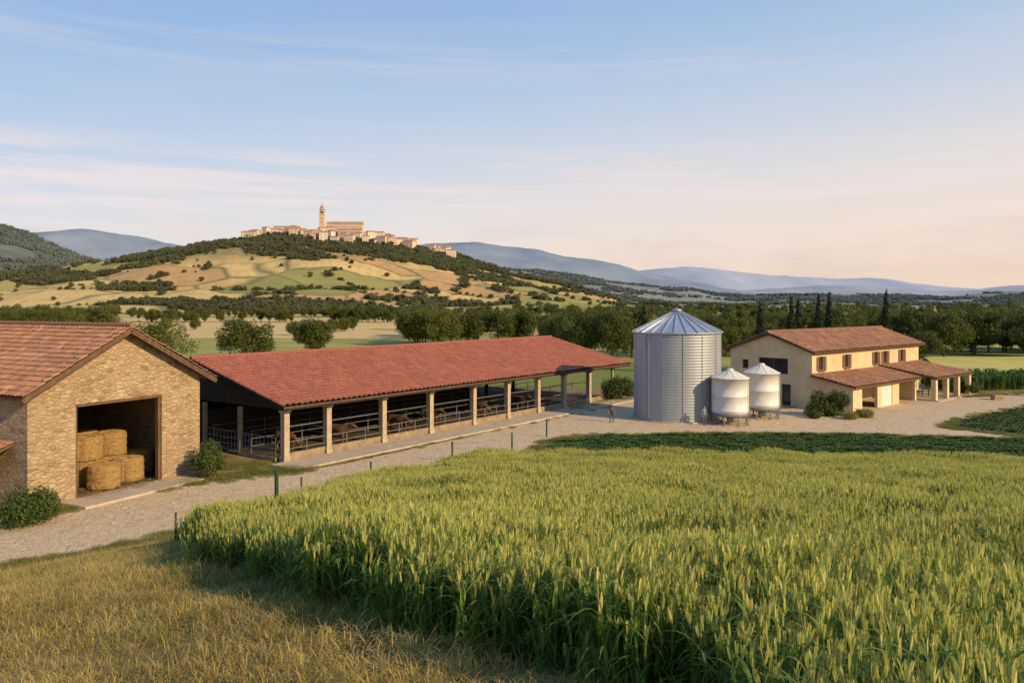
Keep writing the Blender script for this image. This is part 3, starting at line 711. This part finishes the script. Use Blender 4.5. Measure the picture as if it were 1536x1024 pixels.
for sg in(-1,1):
    mb.obox(c+Z*.42+V2(-.05,.28)*sg,V2(.5,.1),V2(-.01,.05),Z*.14); mb.obox(c+Z*.42+V2(.45,.09)*sg,V2(.05,.01),V2(-.04,.23),Z*.14)
mb.obj('trough_body',[M['manger']],st)

# ------------------------------------------------------------------ fence posts
for x,y,h,r in [(-11.6,27.6,1.1,.04),(-7.3,24.8,1.75,.07),(-9.9,37.6,1.5,.045),(-7.75,43.9,1.3,.055),(-3.75,50.2,1.3,.06),(.0,54.0,1.25,.06),(2.6,60.0,1.3,.06)]:
    mb=MB(); z=T(x,y); e=empty('fence_post',(x,y,z)); mb.tube((x,y,z-.1),(x,y,z+h),r,r*.9,8); mb.tube((x,y,z+h),(x,y,z+h+.03),r*1.25,r*1.0,8)
    for k in (.45,.8): mb.beam((x-.02,y-r-.02,z+h*k),(x+.02,y-r-.02,z+h*k),.05,.05)
    mb.obj('stake',[M['green']],e)

# ------------------------------------------------------------------ foliage
class Acc:
    def __init__(s): s.v=[];s.f=[];s.m=[];s.n=0
    def quads(s,v,mi):
        k=len(v); s.v.append(v.reshape(-1,3)); s.f.append((np.arange(k*4)+s.n).reshape(-1,4)); s.m.append(np.full(k,mi)); s.n+=k*4
    def strip(s,P,mi):
        k,sg=P.shape[0],P.shape[1]-1
        base=(np.arange(k)*(sg+1)*2)[:,None]+s.n
        j=np.arange(sg)[None,:]*2
        q=np.stack([base+j,base+j+1,base+j+3,base+j+2],-1).reshape(-1,4)
        s.v.append(P.reshape(-1,3)); s.f.append(q); s.m.append(np.full(len(q),mi)); s.n+=k*(sg+1)*2
    def obj(s,name,mats,coll,extra=None):
        v=np.concatenate(s.v); f=np.concatenate(s.f); m=np.concatenate(s.m)
        V=v.tolist(); Fc=f.tolist(); Mi=m.tolist()
        if extra:
            o=len(V); V+= [list(a) for a in extra.v]; Fc+=[[o+i for i in a] for a in extra.f]; Mi+=extra.m
        me=bpy.data.meshes.new(name); me.from_pydata(V,[],Fc)
        for x in mats: me.materials.append(x)
        me.polygons.foreach_set('material_index',Mi)
        ob=bpy.data.objects.new(name,me); coll.objects.link(ob); return ob
def unit(a): return a/np.maximum(np.linalg.norm(a,axis=-1,keepdims=True),1e-6)
def leafcloud(rs,lobes,n,size,jit=.8):
    L=np.array([list(c)+list(r) for c,r in lobes]); vol=(L[:,3]*L[:,4]*L[:,5])**.67
    k=rs.choice(len(L),n,p=vol/vol.sum()); d=unit(rs.randn(n,3)); rad=(.35+.7*rs.rand(n)**.45)[:,None]
    rad*= (1+.18*np.sin(d[:,:1]*7+k[:,None])+.15*np.sin(d[:,1:2]*9+k[:,None]*2))
    c=L[k,:3]+d*L[k,3:]*rad
    nn=unit(d+jit*rs.randn(n,3)); t=unit(np.cross(nn,rs.randn(n,3))); b=np.cross(nn,t)
    s=(size*(.55+.9*rs.rand(n)))[:,None]
    return np.stack([c-t*s*.5,c-b*s*.32,c+t*s*.5,c+b*s*.32],1)
def tree(name,h,w,seed,n,size,coll,mat,trunk=.28,nlobe=None):
    rs=np.random.RandomState(seed); lobes=[]; nl=nlobe or rs.randint(18,26)
    cz=h*(trunk+ (1-trunk)/2); ch=h*(1-trunk)/2
    for i in range(nl):
        d=rs.randn(3); d/=np.linalg.norm(d); rr=.4+.42*rs.rand()
        c=np.array([d[0]*w/2*rr,d[1]*w/2*rr,cz+d[2]*ch*rr]); r=w*(.10+.11*rs.rand()); lobes.append((c,(r,r,r*.85)))
    lobes.append(((0,0,cz*.9),(w*.25,w*.25,ch*.75)))
    a=Acc(); a.quads(leafcloud(rs,lobes,n,size),0)
    mb=MB(); p=Vector((0,0,-.2)); r=h*.028
    for k in range(4):
        q=p+Vector((rs.randn()*.15,rs.randn()*.15,h*.55/4)); mb.tube(p,q,r,r*.82,7,1); p=q; r*=.82
        if k>0:
            for j in range(2):
                l=lobes[rs.randint(nl)][0]; mb.tube(q,Vector(l),r*.6,r*.15,5,1)
    for j in range(5): mb.tube(p,Vector(lobes[rs.randint(nl)][0]),r*.7,r*.15,5,1)
    return a.obj(name,[mat,M['bark']],coll,mb)
def cypress(name,h,w,seed,coll):
    rs=np.random.RandomState(seed); lobes=[]
    for i in range(30):
        t=i/29; rr=w/2*min(1,.55+2.2*t)*(1-max(0,t-.35)/.65*.88)
        lobes.append(((rs.randn()*.07,rs.randn()*.07,h*(.06+.90*t)),(rr,rr,h*.045)))
    a=Acc(); a.quads(leafcloud(rs,lobes,11000,.2,.6),0)
    mb=MB(); mb.tube((0,0,-.2),(0,0,h*.9),.16,.03,7,1)
    return a.obj(name,[M['leafcyp'],M['bark']],coll,mb)
def bush(name,loc,w,h,seed,n=5000,size=.12,mat='leafbush',box=False,d=None):
    rs=np.random.RandomState(seed); lobes=[]; d=d or w
    for i in range(26 if box else 16):
        a=rs.rand()*6.28; q=math.sqrt(rs.rand())*.75
        if box: x,y,z=rs.uniform(-.4,.4)*w,rs.uniform(-.3,.3)*d,rs.uniform(.15,.8)*h
        else: x,y=math.cos(a)*q*w*.42,math.sin(a)*q*d*.42; z=h*(.22+.45*(1-q)*rs.rand()+.1)
        r=min(w,d)*((.24 if box else .16)+.08*rs.rand()); lobes.append(((x,y,z),(r,r,r)))
    a=Acc(); v=leafcloud(rs,lobes,n,size); v[...,2]=np.maximum(v[...,2],.01); a.quads(v,0)
    mb=MB()
    for i in range(7): mb.tube((0,0,0),Vector(lobes[i][0]),.035,.01,5,1)
    o=a.obj(name,[M[mat],M['bark']],scene.collection,mb); o.location=loc; return o
bush('bush',(-22.0,36.3,0),2.9,2.0,1,9000,.11)
bush('bush',(-24.6,35.0,0),2.4,1.4,11,6000,.11)
bush('bush',(-17.35,45.7,0),2.3,2.4,2,10000,.10)
bush('hedge_bush',(28.0,71.2,0),3.9,2.3,3,16000,.13,box=True,d=1.9)
bush('flowering_shrub',(30.9,70.2,0),1.8,.8,4,3000,.1,'grassg'); bush('flowering_shrub',(29.2,69.2,0),1.6,.6,5,2500,.1,'grassg'); bush('flowering_shrub',(26.3,69.6,0),1.2,.7,6,2500,.1)
bush('bush',(11.2,83,0),4.2,3.0,7,9000,.16); bush('bush',(50.5,88.5,0),2.6,1.7,8,5000,.15); bush('bush',(44.5,91.3,0),2.6,1.9,9,5000,.15); bush('bush',(21.9,80.5,0),2.0,1.5,10,5000,.15)

cT=bpy.data.collections.new('tree_sources'); cF=bpy.data.collections.new('far_tree_sources'); cH=bpy.data.collections.new('mountain_tree_sources')
tv=[tree('tree_variant',9.5,w_,20+i,13000,.29,cT,M['leaf'],tr) for i,(w_,tr) in enumerate([(8,.04),(9.5,.02),(7,.08),(10.5,.02),(6,.03)])]
for i in range(4):
    tree('far_tree_variant',8,8.5+i*1.5,40+i,420,1.3,cF,M['leaffar'],.0,9)
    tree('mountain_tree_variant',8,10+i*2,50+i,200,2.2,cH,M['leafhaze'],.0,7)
def place(me,name,loc,rot,sc):
    o=bpy.data.objects.new(name,me); o.location=loc; o.rotation_euler=(0,0,rot); o.scale=sc; scene.collection.objects.link(o); return o
for i,(x,y,h,w,k) in enumerate([(-43,130,8.2,10.5,1),(-35.2,142,8.2,8,0),(-54,122,8.0,11,3),(-64,118,6.6,8,1),(-23,188,9.6,10,0),(-16,184,9.9,11,3),(-10,186,9.0,10,1),(-3,187,9.9,10,0),(2.5,190,9.4,9,2),(12.5,142,10.2,10,3),(17.5,138,9.6,9,1),(22,146,10.8,9,0),(8.8,150,8.8,9,1),(30,158,9.4,9,3),(98,150,10.2,11,3),(80,148,9.2,10,1),(69,136,5.8,8,1),(106,160,10.4,12,0),(90,156,9.6,11,0),(-128,250,10.8,10,0)]):
    ow=[8,9.5,7,10.5,6][k]; place(tv[k].data,'broadleaf_tree',(x,y,0),i*1.3,(w/ow,w/ow,h/9.5))
cy=[cypress('cypress_tree',11,2.0,60+i,scene.collection) for i in range(2)]
cpos=[(36,116,10.6),(40.2,115,11.3),(41.8,117,11.0),(44.4,116,11.7),(46.6,117.5,12.0),(54.7,117,12.2),(19.5,118,10.2)]
for i,(x,y,h) in enumerate(cpos):
    if i<2: cy[i].location=(x,y,0); cy[i].scale=(1.0,1.0,h/11)
    else: place(cy[i%2].data,'cypress_tree',(x,y,0),i,(1.0,1.0,h/11))

def scatter(name,pts,coll):
    me=bpy.data.meshes.new(name); me.from_pydata([p[:3] for p in pts],[],[])
    for nm,ty,ix in (('rz','FLOAT',3),('sc','FLOAT',4),('ix','INT',5)):
        a=me.attributes.new(nm,ty,'POINT'); a.data.foreach_set('value',[p[ix] for p in pts])
    o=bpy.data.objects.new(name,me); scene.collection.objects.link(o)
    ng=bpy.data.node_groups.new(name,'GeometryNodeTree')
    ng.interface.new_socket(name='Geometry',in_out='INPUT',socket_type='NodeSocketGeometry'); ng.interface.new_socket(name='Geometry',in_out='OUTPUT',socket_type='NodeSocketGeometry')
    gi=ng.nodes.new('NodeGroupInput'); go=ng.nodes.new('NodeGroupOutput'); ip=ng.nodes.new('GeometryNodeInstanceOnPoints')
    ci=ng.nodes.new('GeometryNodeCollectionInfo'); ci.inputs['Collection'].default_value=coll; ci.inputs['Separate Children'].default_value=True; ci.inputs['Reset Children'].default_value=True
    def na(n_,t_):
        q=ng.nodes.new('GeometryNodeInputNamedAttribute'); q.data_type=t_; q.inputs[0].default_value=n_; return q.outputs[0]
    cx=ng.nodes.new('ShaderNodeCombineXYZ'); L=ng.links.new
    L(gi.outputs[0],ip.inputs['Points']); L(ci.outputs[0],ip.inputs['Instance']); ip.inputs['Pick Instance'].default_value=True
    L(na('ix','INT'),ip.inputs['Instance Index']); L(na('rz','FLOAT'),cx.inputs[2]); L(cx.outputs[0],ip.inputs['Rotation']); L(na('sc','FLOAT'),ip.inputs['Scale'])
    L(ip.outputs[0],go.inputs[0]); m=o.modifiers.new('i','NODES'); m.node_group=ng; return o
rnd=random.uniform
pts=[]
def belt(x0,y0,x1,y1,wd,n_,s0,s1,gap=-9):
    for i in range(n_):
        t=rnd(0,1); x=x0+(x1-x0)*t+rnd(-wd,wd)*.3; y=y0+(y1-y0)*t+rnd(-wd,wd)
        k=noise.noise(Vector((x/22,y/40,7)))
        if k<gap: continue
        pts.append((x,y,-.1,rnd(0,6.28),max(.35,rnd(s0,s1)*(1+.35*k)),random.randrange(5)))
belt(-175,255,-128,240,10,20,.8,1.0); belt(-270,335,-170,325,14,40,.8,1.05)
belt(-200,425,-115,428,8,20,.6,.9); belt(-100,428,-62,415,8,12,.6,1.0); belt(-380,570,-20,590,16,70,.55,.9)
belt(-240,500,-160,505,4,8,.4,.7); belt(-130,300,-112,305,4,4,.6,.8)
belt(-70,250,-55,300,6,6,.5,.7); belt(-27,215,-33,300,4,9,.6,.9)
belt(-24,200,14,205,5,12,.8,1.0)
belt(24,150,60,160,8,12,.65,.95); belt(30,172,130,172,6,34,.6,.9,-.25); belt(78,160,150,164,5,22,.8,1.0); belt(40,205,190,210,12,56,.7,.95,-.3); belt(120,150,175,160,10,16,.8,1.0)
belt(-40,290,220,300,12,64,.7,.95,-.2); belt(-40,430,380,430,25,100,.75,.95,-.2); belt(-20,650,600,640,50,140,.8,1.0); belt(100,1000,900,1000,90,140,.9,1.3)
belt(58,128,62,136,2,4,.4,.55)
scatter('tree_belt',pts,cT)
# hillside woods
pts=[]
tries=0
while len(pts)<24000 and tries<85000:
    tries+=1; x=rnd(-1450,215); y=rnd(690,1270)
    z=hill(x,y)
    if z<0: continue
    nz=noise.fractal(Vector((x/230,y/80,1)),1,2,5); hd=abs(noise.fractal(Vector((x/190,y/95,9)),1,2,2)); small=noise.noise(Vector((x/30,y/30,3)))
    if z>82: dens=.97 if nz>-.40 else .35
    elif z>60: dens=.95 if nz+ (z-60)*.010>.04 else .02
    elif nz>.24: dens=.95
    elif hd<.014: dens=.8
    elif small>.58 and nz>0: dens=.5
    else: dens=.0015
    if x<-560 and 40<z<75 and nz>-.05: dens=max(dens,.85)
    if -372<x<-75 and y>1120 and z>82: dens=.30
    sc=rnd(.35,.85)*(1+.45*small)*(1.35 if random.random()<.12 else 1)
    if rnd(0,1)<dens: pts.append((x,y,z-.8,rnd(0,6.28),sc,random.randrange(4)))
for i in range(1000):
    x=rnd(-1400,1500);y=rnd(680,1500)
    if x<200 and y>690: continue
    if noise.noise(Vector((x/160,y/90,5)))>.02: pts.append((x,y,0,rnd(0,6.28),rnd(.7,1.2),random.randrange(4)))
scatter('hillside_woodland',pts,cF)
pts=[]
for i in range(16000):
    x=rnd(-2600,-850); y=rnd(1750,2450)
    if noise.fractal(Vector((x/260,y/150,2)),1,2,4)<-.12: continue
    z=fA(x,y)
    if z>0: pts.append((x,y,z-1,rnd(0,6.28),rnd(.8,1.6),random.randrange(4)))
for i in range(14000):
    x=rnd(-150,2400); y=rnd(2350,3050)
    if noise.fractal(Vector((x/300,y/150,2)),1,2,4)<.0: continue
    z=fD(x,y)
    if z>0: pts.append((x,y,z-1,rnd(0,6.28),rnd(.7,1.4),random.randrange(4)))
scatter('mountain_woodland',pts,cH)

# ------------------------------------------------------------------ hilltop town
VW=[nmat('town_wall_%s'%c,a,b,.05,.9,bs=0) for c,a,b in (('cream',(.58,.46,.34),(.66,.54,.41)),('pink',(.54,.38,.29),(.60,.45,.35)),('pale',(.66,.57,.46),(.74,.65,.54)))]
VR=nmat('town_roof',(.38,.21,.13),(.46,.28,.18),.1,.9,bs=0); VD=nmat('town_window',(.16,.14,.13),(.20,.17,.16),.1,.6,bs=0)
def house(mb,x,y,z0,w,d,h,rot,wi,rise=None):
    U=V2(math.cos(rot),math.sin(rot)); Y=V2(-U.y,U.x); c=V2(x,y,z0); rise=rise or d*.22
    mb.obox(c+Z*(h/2-4),U*w/2,Y*d/2,Z*(h/2+4),wi)
    a=[c+U*i*(w/2+.4)+Y*j*(d/2+.5)+Z*(h+.02) for i in(-1,1) for j in(-1,1)]; r=[c+U*i*(w/2+.4)+Z*(h+rise) for i in(-1,1)]
    mb.add(a+r,[(0,2,5,4),(1,4,5,3),(0,4,1),(2,3,5),(0,1,3,2)],3)
    fl=max(1,int(h/3.6)); nw=max(1,int(w/4))
    for f in range(fl):
        for k in range(nw): mb.obox(c+U*(-w/2+(k+.5)*w/nw)-Y*(d/2+.02)+Z*(1.8+f*3.5),U*.55,Y*.06,Z*.85,4)
mb=MB()
def hz(x,y): return hill(x,y)
rs=random.Random(11)
for x0,x1,n_,ya,yb in ((-366,-306,16,1095,1190),(-310,-215,18,1075,1150),(-222,-140,22,1090,1195),(-114,-82,8,1125,1195)):
    for i in range(n_):
        x=rs.uniform(x0,x1);y=rs.uniform(ya,yb); house(mb,x,y,hz(x,y)+1.0,rs.uniform(8,16),rs.uniform(7,10),rs.uniform(6.5,12),rs.uniform(-.5,.5),rs.randrange(3))
mb.obj('hilltop_village',VW+[VR,VD])
ch=empty('hilltop_church',(-278,1180,110))
zc=110
mb=MB(); house(mb,-246,1180,zc,52,14,16,.0,0,4.5); house(mb,-236,1166,zc-5,34,9,12,0,1,2.5); house(mb,-264,1164,zc-4,12,9,14,0,2,2.5); mb.obj('nave',VW+[VR,VD],ch)
mb=MB(); c=V2(-278,1172,zc)
mb.obox(c+Z*12,V2(3.7,0),V2(0,3.7),Z*18); mb.obox(c+Z*30.4,V2(4.3,0),V2(0,4.3),Z*.5,2); 
for a in (-1,1):
    for b in (-1,1): mb.obox(c+V2(3.0*a,3.0*b)+Z*34,V2(.65,0),V2(0,.65),Z*3.1)
mb.obox(c+Z*33,V2(1.6,0),V2(0,1.6),Z*2.2,4); mb.obox(c+Z*37.5,V2(4.2,0),V2(0,4.2),Z*.4,2)
for z in (10,18,24): mb.obox(c+V2(0,-3.73)+Z*z,V2(.6,0),V2(0,.06),Z*1.3,4)
mb.obj('bell_tower',VW+[VR,VD],ch)
revolve('cupola',[(3.1,37.9),(3.2,39),(2.8,41),(1.9,42.6),(.9,43.4),(.8,45),(.1,48.5),(0,48.6)],16,VR,ch,(-278,1172,zc))
mb=MB(); house(mb,-330,1172,109,36,11,12,.05,2); mb.obj('hilltop_palace',VW+[VR,VD])

# ------------------------------------------------------------------ grasses
def blades(rs,n_,rad,h0,h1,wd,bend,seg=3,base=None,droop=0):
    if base is None:
        base=np.zeros((n_,3)); base[:,:2]=rs.uniform(-rad,rad,(n_,2))
    a=rs.rand(n_)*6.283; H=h0+(h1-h0)*rs.rand(n_); B=bend*(.3+1.2*rs.rand(n_))*H
    d=np.stack([np.cos(a),np.sin(a),0*a],1); side=np.stack([-np.sin(a),np.cos(a),0*a],1)
    P=[]
    for k in range(seg+1):
        t=k/seg; ct=base+d*(B*t**1.7)[:,None]; ct[:,2]+=H*(t-droop*t**3*.9)
        w=wd*(1-t**1.6)*(.75+.5*min(1,t*3)) + wd*.04
        P.append(np.stack([ct-side*w/2,ct+side*w/2],1))
    return np.stack(P,1)
cW=bpy.data.collections.new('wheat_sources'); cG=bpy.data.collections.new('grass_sources'); cV=bpy.data.collections.new('verge_sources'); cC=bpy.data.collections.new('crop_sources'); cM=bpy.data.collections.new('maize_sources')
for v in range(7):
    rs=np.random.RandomState(100+v); a=Acc(); n_=68; rad=.38
    base=np.zeros((n_,3)); base[:,:2]=rs.uniform(-rad,rad,(n_,2)); H=.60+.32*rs.rand(n_)
    lean=rs.randn(n_,2)*.06
    top=base.copy(); top[:,:2]+=lean; top[:,2]=H
    sd=np.stack([np.cos(rs.rand(n_)*6.28),np.sin(rs.rand(n_)*6.28),np.zeros(n_)],1)*.004
    a.strip(np.stack([np.stack([base-sd,base+sd],1),np.stack([top-sd,top+sd],1)],1),0)
    for k in range(5):
        f=.08+.18*k+.08*rs.rand(n_); o=base+(top-base)*f[:,None]
        a.strip(blades(rs,n_,0,.24,.48,.026,.75,6,base=o,droop=.8),0)
    a.strip(blades(rs,n_,0,.16,.36,.018,.35,4,base=base+(top-base)*.74,droop=.4),0)
    for q in range(3):
        ang=q*math.pi/3+rs.rand(n_)*.3; s=np.stack([np.cos(ang),np.sin(ang),0*ang],1)
        dr=np.concatenate([lean*1.2+rs.randn(n_,2)*.14,np.ones((n_,1))],1); dr=unit(dr); P=[]
        for t,w in ((0,.003),(.2,.0088),(.55,.0093),(.85,.006),(1,.001)):
            c=top+dr*(.115*t); P.append(np.stack([c-s*w,c+s*w],1))
        a.strip(np.stack(P,1),1)
        c=top+dr*.07; e=c+unit(dr+s*.28)*.13; a.strip(np.stack([np.stack([c-s[:,[1,0,2]]*.0016,c+s[:,[1,0,2]]*.0016],1),np.stack([e,e+.0004],1)],1),1)
    a.obj('wheat_clump',[M['wleaf'],M['wear']],cW)
for v in range(5):
    rs=np.random.RandomState(200+v); a=Acc()
    a.strip(blades(rs,520,.45,.03,.12,.007,1.6,3,droop=.75),0)
    a.strip(blades(rs,110,.45,.10,.24,.006,.8,3,droop=.4),0)
    a.obj('grass_tuft',[M['grass']],cG)
    a=Acc(); a.strip(blades(rs,260,.38,.08,.26,.009,.7,3,droop=.4),0); a.obj('verge_tuft',[M['grassg']],cV)
    a=Acc(); n_=70; b=np.zeros((n_,3)); b[:,:2]=rs.randn(n_,2)*.08
    a.strip(blades(rs,n_,0,.22,.6,.09,.75,4,base=b,droop=.5),0); a.obj('crop_plant',[M['crop']],cC)
    a=Acc(); n_=16; b=np.zeros((n_,3)); b[:,:2]=rs.uniform(-.3,.3,(n_,2))
    for k in range(7): a.strip(blades(rs,n_,0,.5,.9,.09,.6,4,base=b+np.array([0,0,.15+k*.22]),droop=.6),0)
    a.obj('maize_plant',[M['crop']],cM)
WF=[(-10.4,26.2),(-10.8,30),(-10.7,36.0),(-7.4,42.0),(-3.4,47.6),(1.4,49.9),(10,49.8),(18,49.0),(31,47.6),(60,44.2),(62,3),(2.1,3),(1.1,4.8),(.25,6.4),(-.6,7.8),(-1.7,9.3),(-3.0,11),(-4.5,13.2),(-7.0,18.5)]
pts=[];sp=.52
for i in range(int(75/sp)):
    for j in range(int(50/sp)):
        x=-12+i*sp+rnd(-.16,.16);y=2+j*sp+rnd(-.16,.16)
        if x>y*.72+6: continue
        e=.35*noise.noise(Vector((x*.9,y*.9,1)))
        if inpoly(x+e+rnd(-.2,.2),y+e+rnd(-.2,.2),WF):
            pts.append((x,y,T(x,y)-.03,rnd(0,6.28),(.92+.30*noise.noise(Vector((x*.35,y*.35,2)))+rnd(-.12,.12)),random.randrange(7)))
scatter('wheat_field',pts,cW)
pts=[];sp=.58
for i in range(int(54/sp)):
    for j in range(int(52/sp)):
        x=-36+i*sp+rnd(-.2,.2);y=1.5+j*sp+rnd(-.2,.2)
        yr=interp(YRP,x)
        if y>yr-.15+.5*noise.noise(Vector((x*.8,y*.8,0))) or inpoly(x,y,WF) or x<-y*.8-6 or x>3: continue
        pts.append((x,y,T(x,y)-.01,rnd(0,6.28),rnd(.7,1.25)*(1+.55*noise.noise(Vector((x*.5,y*.5,4)))),random.randrange(5)))
scatter('dry_grass',pts,cG)
pts=[]
def strip(pl,wd,n_,smin=.6,smax=1.2):
    for i in range(n_):
        k=random.randrange(len(pl)-1);t=rnd(0,1);x=pl[k][0]+(pl[k+1][0]-pl[k][0])*t+random.gauss(0,wd);y=pl[k][1]+(pl[k+1][1]-pl[k][1])*t+random.gauss(0,wd)
        pts.append((x,y,T(x,y),rnd(0,6.28),rnd(smin,smax),random.randrange(5)))
strip([(-11.2,26.8),(-11.2,36.8),(-7.8,43),(-3.6,48.8),(1.2,51.6),(2,56)],.25,260,.7,1.3)
strip([(-11.2,26.0),(-7.5,18.2),(-4.9,12.8),(-3.2,10.8),(-1.7,9.1),(-.8,7.9)],.22,160,.5,1.0)
strip([(-50,5.3),(-34,17.8),(-26,24.3),(-19.3,30),(-14.8,34.1),(-11.2,38.5)],.3,260,.5,1.2)
strip([(2.2,57.5),(6,60.6),(16.9,61.6),(26.7,60.9),(37.4,58.9),(58,56)],.25,280)
strip([(1.5,51.6),(10,51),(31,49),(60,45.6)],.3,200,.7,1.2)
strip([(-19.2,43.0),(-16.5,46.0),(-13.6,48.0),(-12.5,47.6)],.5,190,.5,1.2)
strip([(-17.5,48.5),(-15.5,50)],.5,50,.5,1.2)
strip([(-24,36.8),(-22.4,37.4),(-21.2,39.6)],.5,90,.5,1.1)
strip([(-30,32),(-24,35.6)],.8,110,.5,1)
strip([(35,64.3),(38,68.5),(48.9,77),(60,83)],.3,140); strip([(35,64.3),(38,60.3),(58,58.8)],.3,120)
strip([(26,76),(22,86),(12,87)],.5,90); strip([(46,85),(54.9,88),(75,98)],.5,160)
strip([(5.6,75),(10,82)],.5,60,.6,1.3); strip([(-12,48.3),(10,78)],.18,60,.4,.7)
scatter('verge_grass',pts,cV)
pts=[]
DF=[(1.9,52.2),(3,57),(6.6,60),(16.9,60.9),(26.7,60.2),(37.4,58.2),(58,55.5),(58,46.5),(31,49.7),(18,51),(9.9,51.9)]
for r in range(18):
    y0=44+r*1.0
    x=1
    while x<58:
        y=y0+ (3-.0028*(x-20)**2)*1.0
        if inpoly(x,y,DF): pts.append((x+rnd(-.05,.05),y+rnd(-.06,.06),T(x,y),rnd(0,6.28),rnd(.65,1.15),random.randrange(5)))
        x+=.40
DI=[(35.8,64.4),(38.4,68.2),(49,76.4),(62,82.5),(62,60),(38.2,61)]
for r in range(26):
    y0=58+r*1.0;x=35
    while x<62:
        if inpoly(x,y0,DI): pts.append((x,y0+rnd(-.05,.05),0,rnd(0,6.28),rnd(.5,.85),random.randrange(5)))
        x+=.4
scatter('row_crop_field',pts,cC)
SM=nmat('crop_soil',(.15,.115,.06),(.22,.17,.09),1.5,.95,bs=.5)
sheet('crop_soil',DF,.008,SM,.1,1.5); sheet('crop_soil',DI,.008,SM,.1,1.5)
pts=[]
for i in range(52):
    for j in range(8): pts.append((50+i*.9+rnd(-.2,.2),90.5+j*1.0+i*.22+rnd(-.2,.2) ,0,rnd(0,6.28),rnd(.8,1.05),random.randrange(5)))
scatter('maize_field',pts,cM)

# ------------------------------------------------------------------ sky & sun
EL=math.radians(25); AZ=math.atan2(.82,-.57)
w=bpy.data.worlds.new('World'); scene.world=w; w.use_nodes=True; nt=w.node_tree; bg=nt.nodes['Background']
sk=N(nt,'ShaderNodeTexSky',sky_type='NISHITA'); sk.sun_disc=False; sk.sun_elevation=EL; sk.sun_rotation=AZ; sk.air_density=1.0; sk.dust_density=1.0; sk.altitude=100
tc=N(nt,'ShaderNodeTexCoord'); sp_=N(nt,'ShaderNodeSeparateXYZ'); nt.links.new(tc.outputs['Generated'],sp_.inputs[0])
zz=math_(nt,'SUBTRACT',sp_.outputs[2],math_(nt,'MULTIPLY',sp_.outputs[0],.10))
g=ramp(nt,zz,[(0,(.95,.74,.58)),(.05,(.94,.78,.67)),(.11,(.85,.79,.76)),(.18,(.66,.72,.82)),(.27,(.46,.61,.83)),(.38,(.29,.48,.80)),(.7,(.17,.33,.64)),(1,(.12,.26,.56))])
def cloud(scl,rot,sc1,lo,hi,stops,amt,col,g):
    mp=N(nt,'ShaderNodeMapping'); mp.inputs['Scale'].default_value=scl; mp.inputs['Rotation'].default_value=rot; nt.links.new(tc.outputs['Generated'],mp.inputs[0])
    cn=noi(nt,mp.outputs[0],sc1,9,.62)
    cf=ramp(nt,cn,[(lo,(0,0,0)),(hi,(1,1,1))])
    band=ramp(nt,sp_.outputs[2],[(p,(q,q,q)) for p,q in stops])
    return mixc(nt,math_(nt,'MULTIPLY',math_(nt,'MULTIPLY',cf,band),amt),g,col)
g=cloud((1.6,1.6,30),(0,.05,0),1.6,.44,.60,[(0,.2),(.08,.5),(.12,1),(.165,.85),(.195,.05),(.26,.08),(.285,.35),(.31,.06),(.6,.04)],.75,(.96,.81,.79),g)
g=cloud((3,3,14),(0,-.03,0),2.2,.45,.70,[(0,.9),(.03,1),(.075,.8),(.10,.1),(1,0)],.7,(.80,.62,.62),g)
sc_=N(nt,'ShaderNodeVectorMath',operation='SCALE'); nt.links.new(g,sc_.inputs[0]); sc_.inputs[3].default_value=10
fin=mixc(nt,.87,sk.outputs[0],sc_.outputs[0]); nt.links.new(fin,bg.inputs[0]); bg.inputs[1].default_value=.1
s=bpy.data.lights.new('sun','SUN'); s.energy=5.0; s.angle=math.radians(.6); s.color=(1,.73,.40)
so=bpy.data.objects.new('sun',s); scene.collection.objects.link(so)
dr=Vector((math.sin(AZ)*math.cos(EL),math.cos(AZ)*math.cos(EL),math.sin(EL))); so.rotation_euler=dr.to_track_quat('Z','Y').to_euler()

# ------------------------------------------------------------------ camera
cam=bpy.data.cameras.new('camera'); co=bpy.data.objects.new('camera',cam); scene.collection.objects.link(co); scene.camera=co
co.location=(0,0,10); co.rotation_euler=(math.pi/2,0,0); cam.sensor_width=36; cam.lens=1200/1536*36; cam.shift_y=-57/1536
cam.clip_end=30000; cam.clip_start=.1
scene.view_settings.view_transform='Standard'; scene.view_settings.look='None'; scene.view_settings.exposure=0
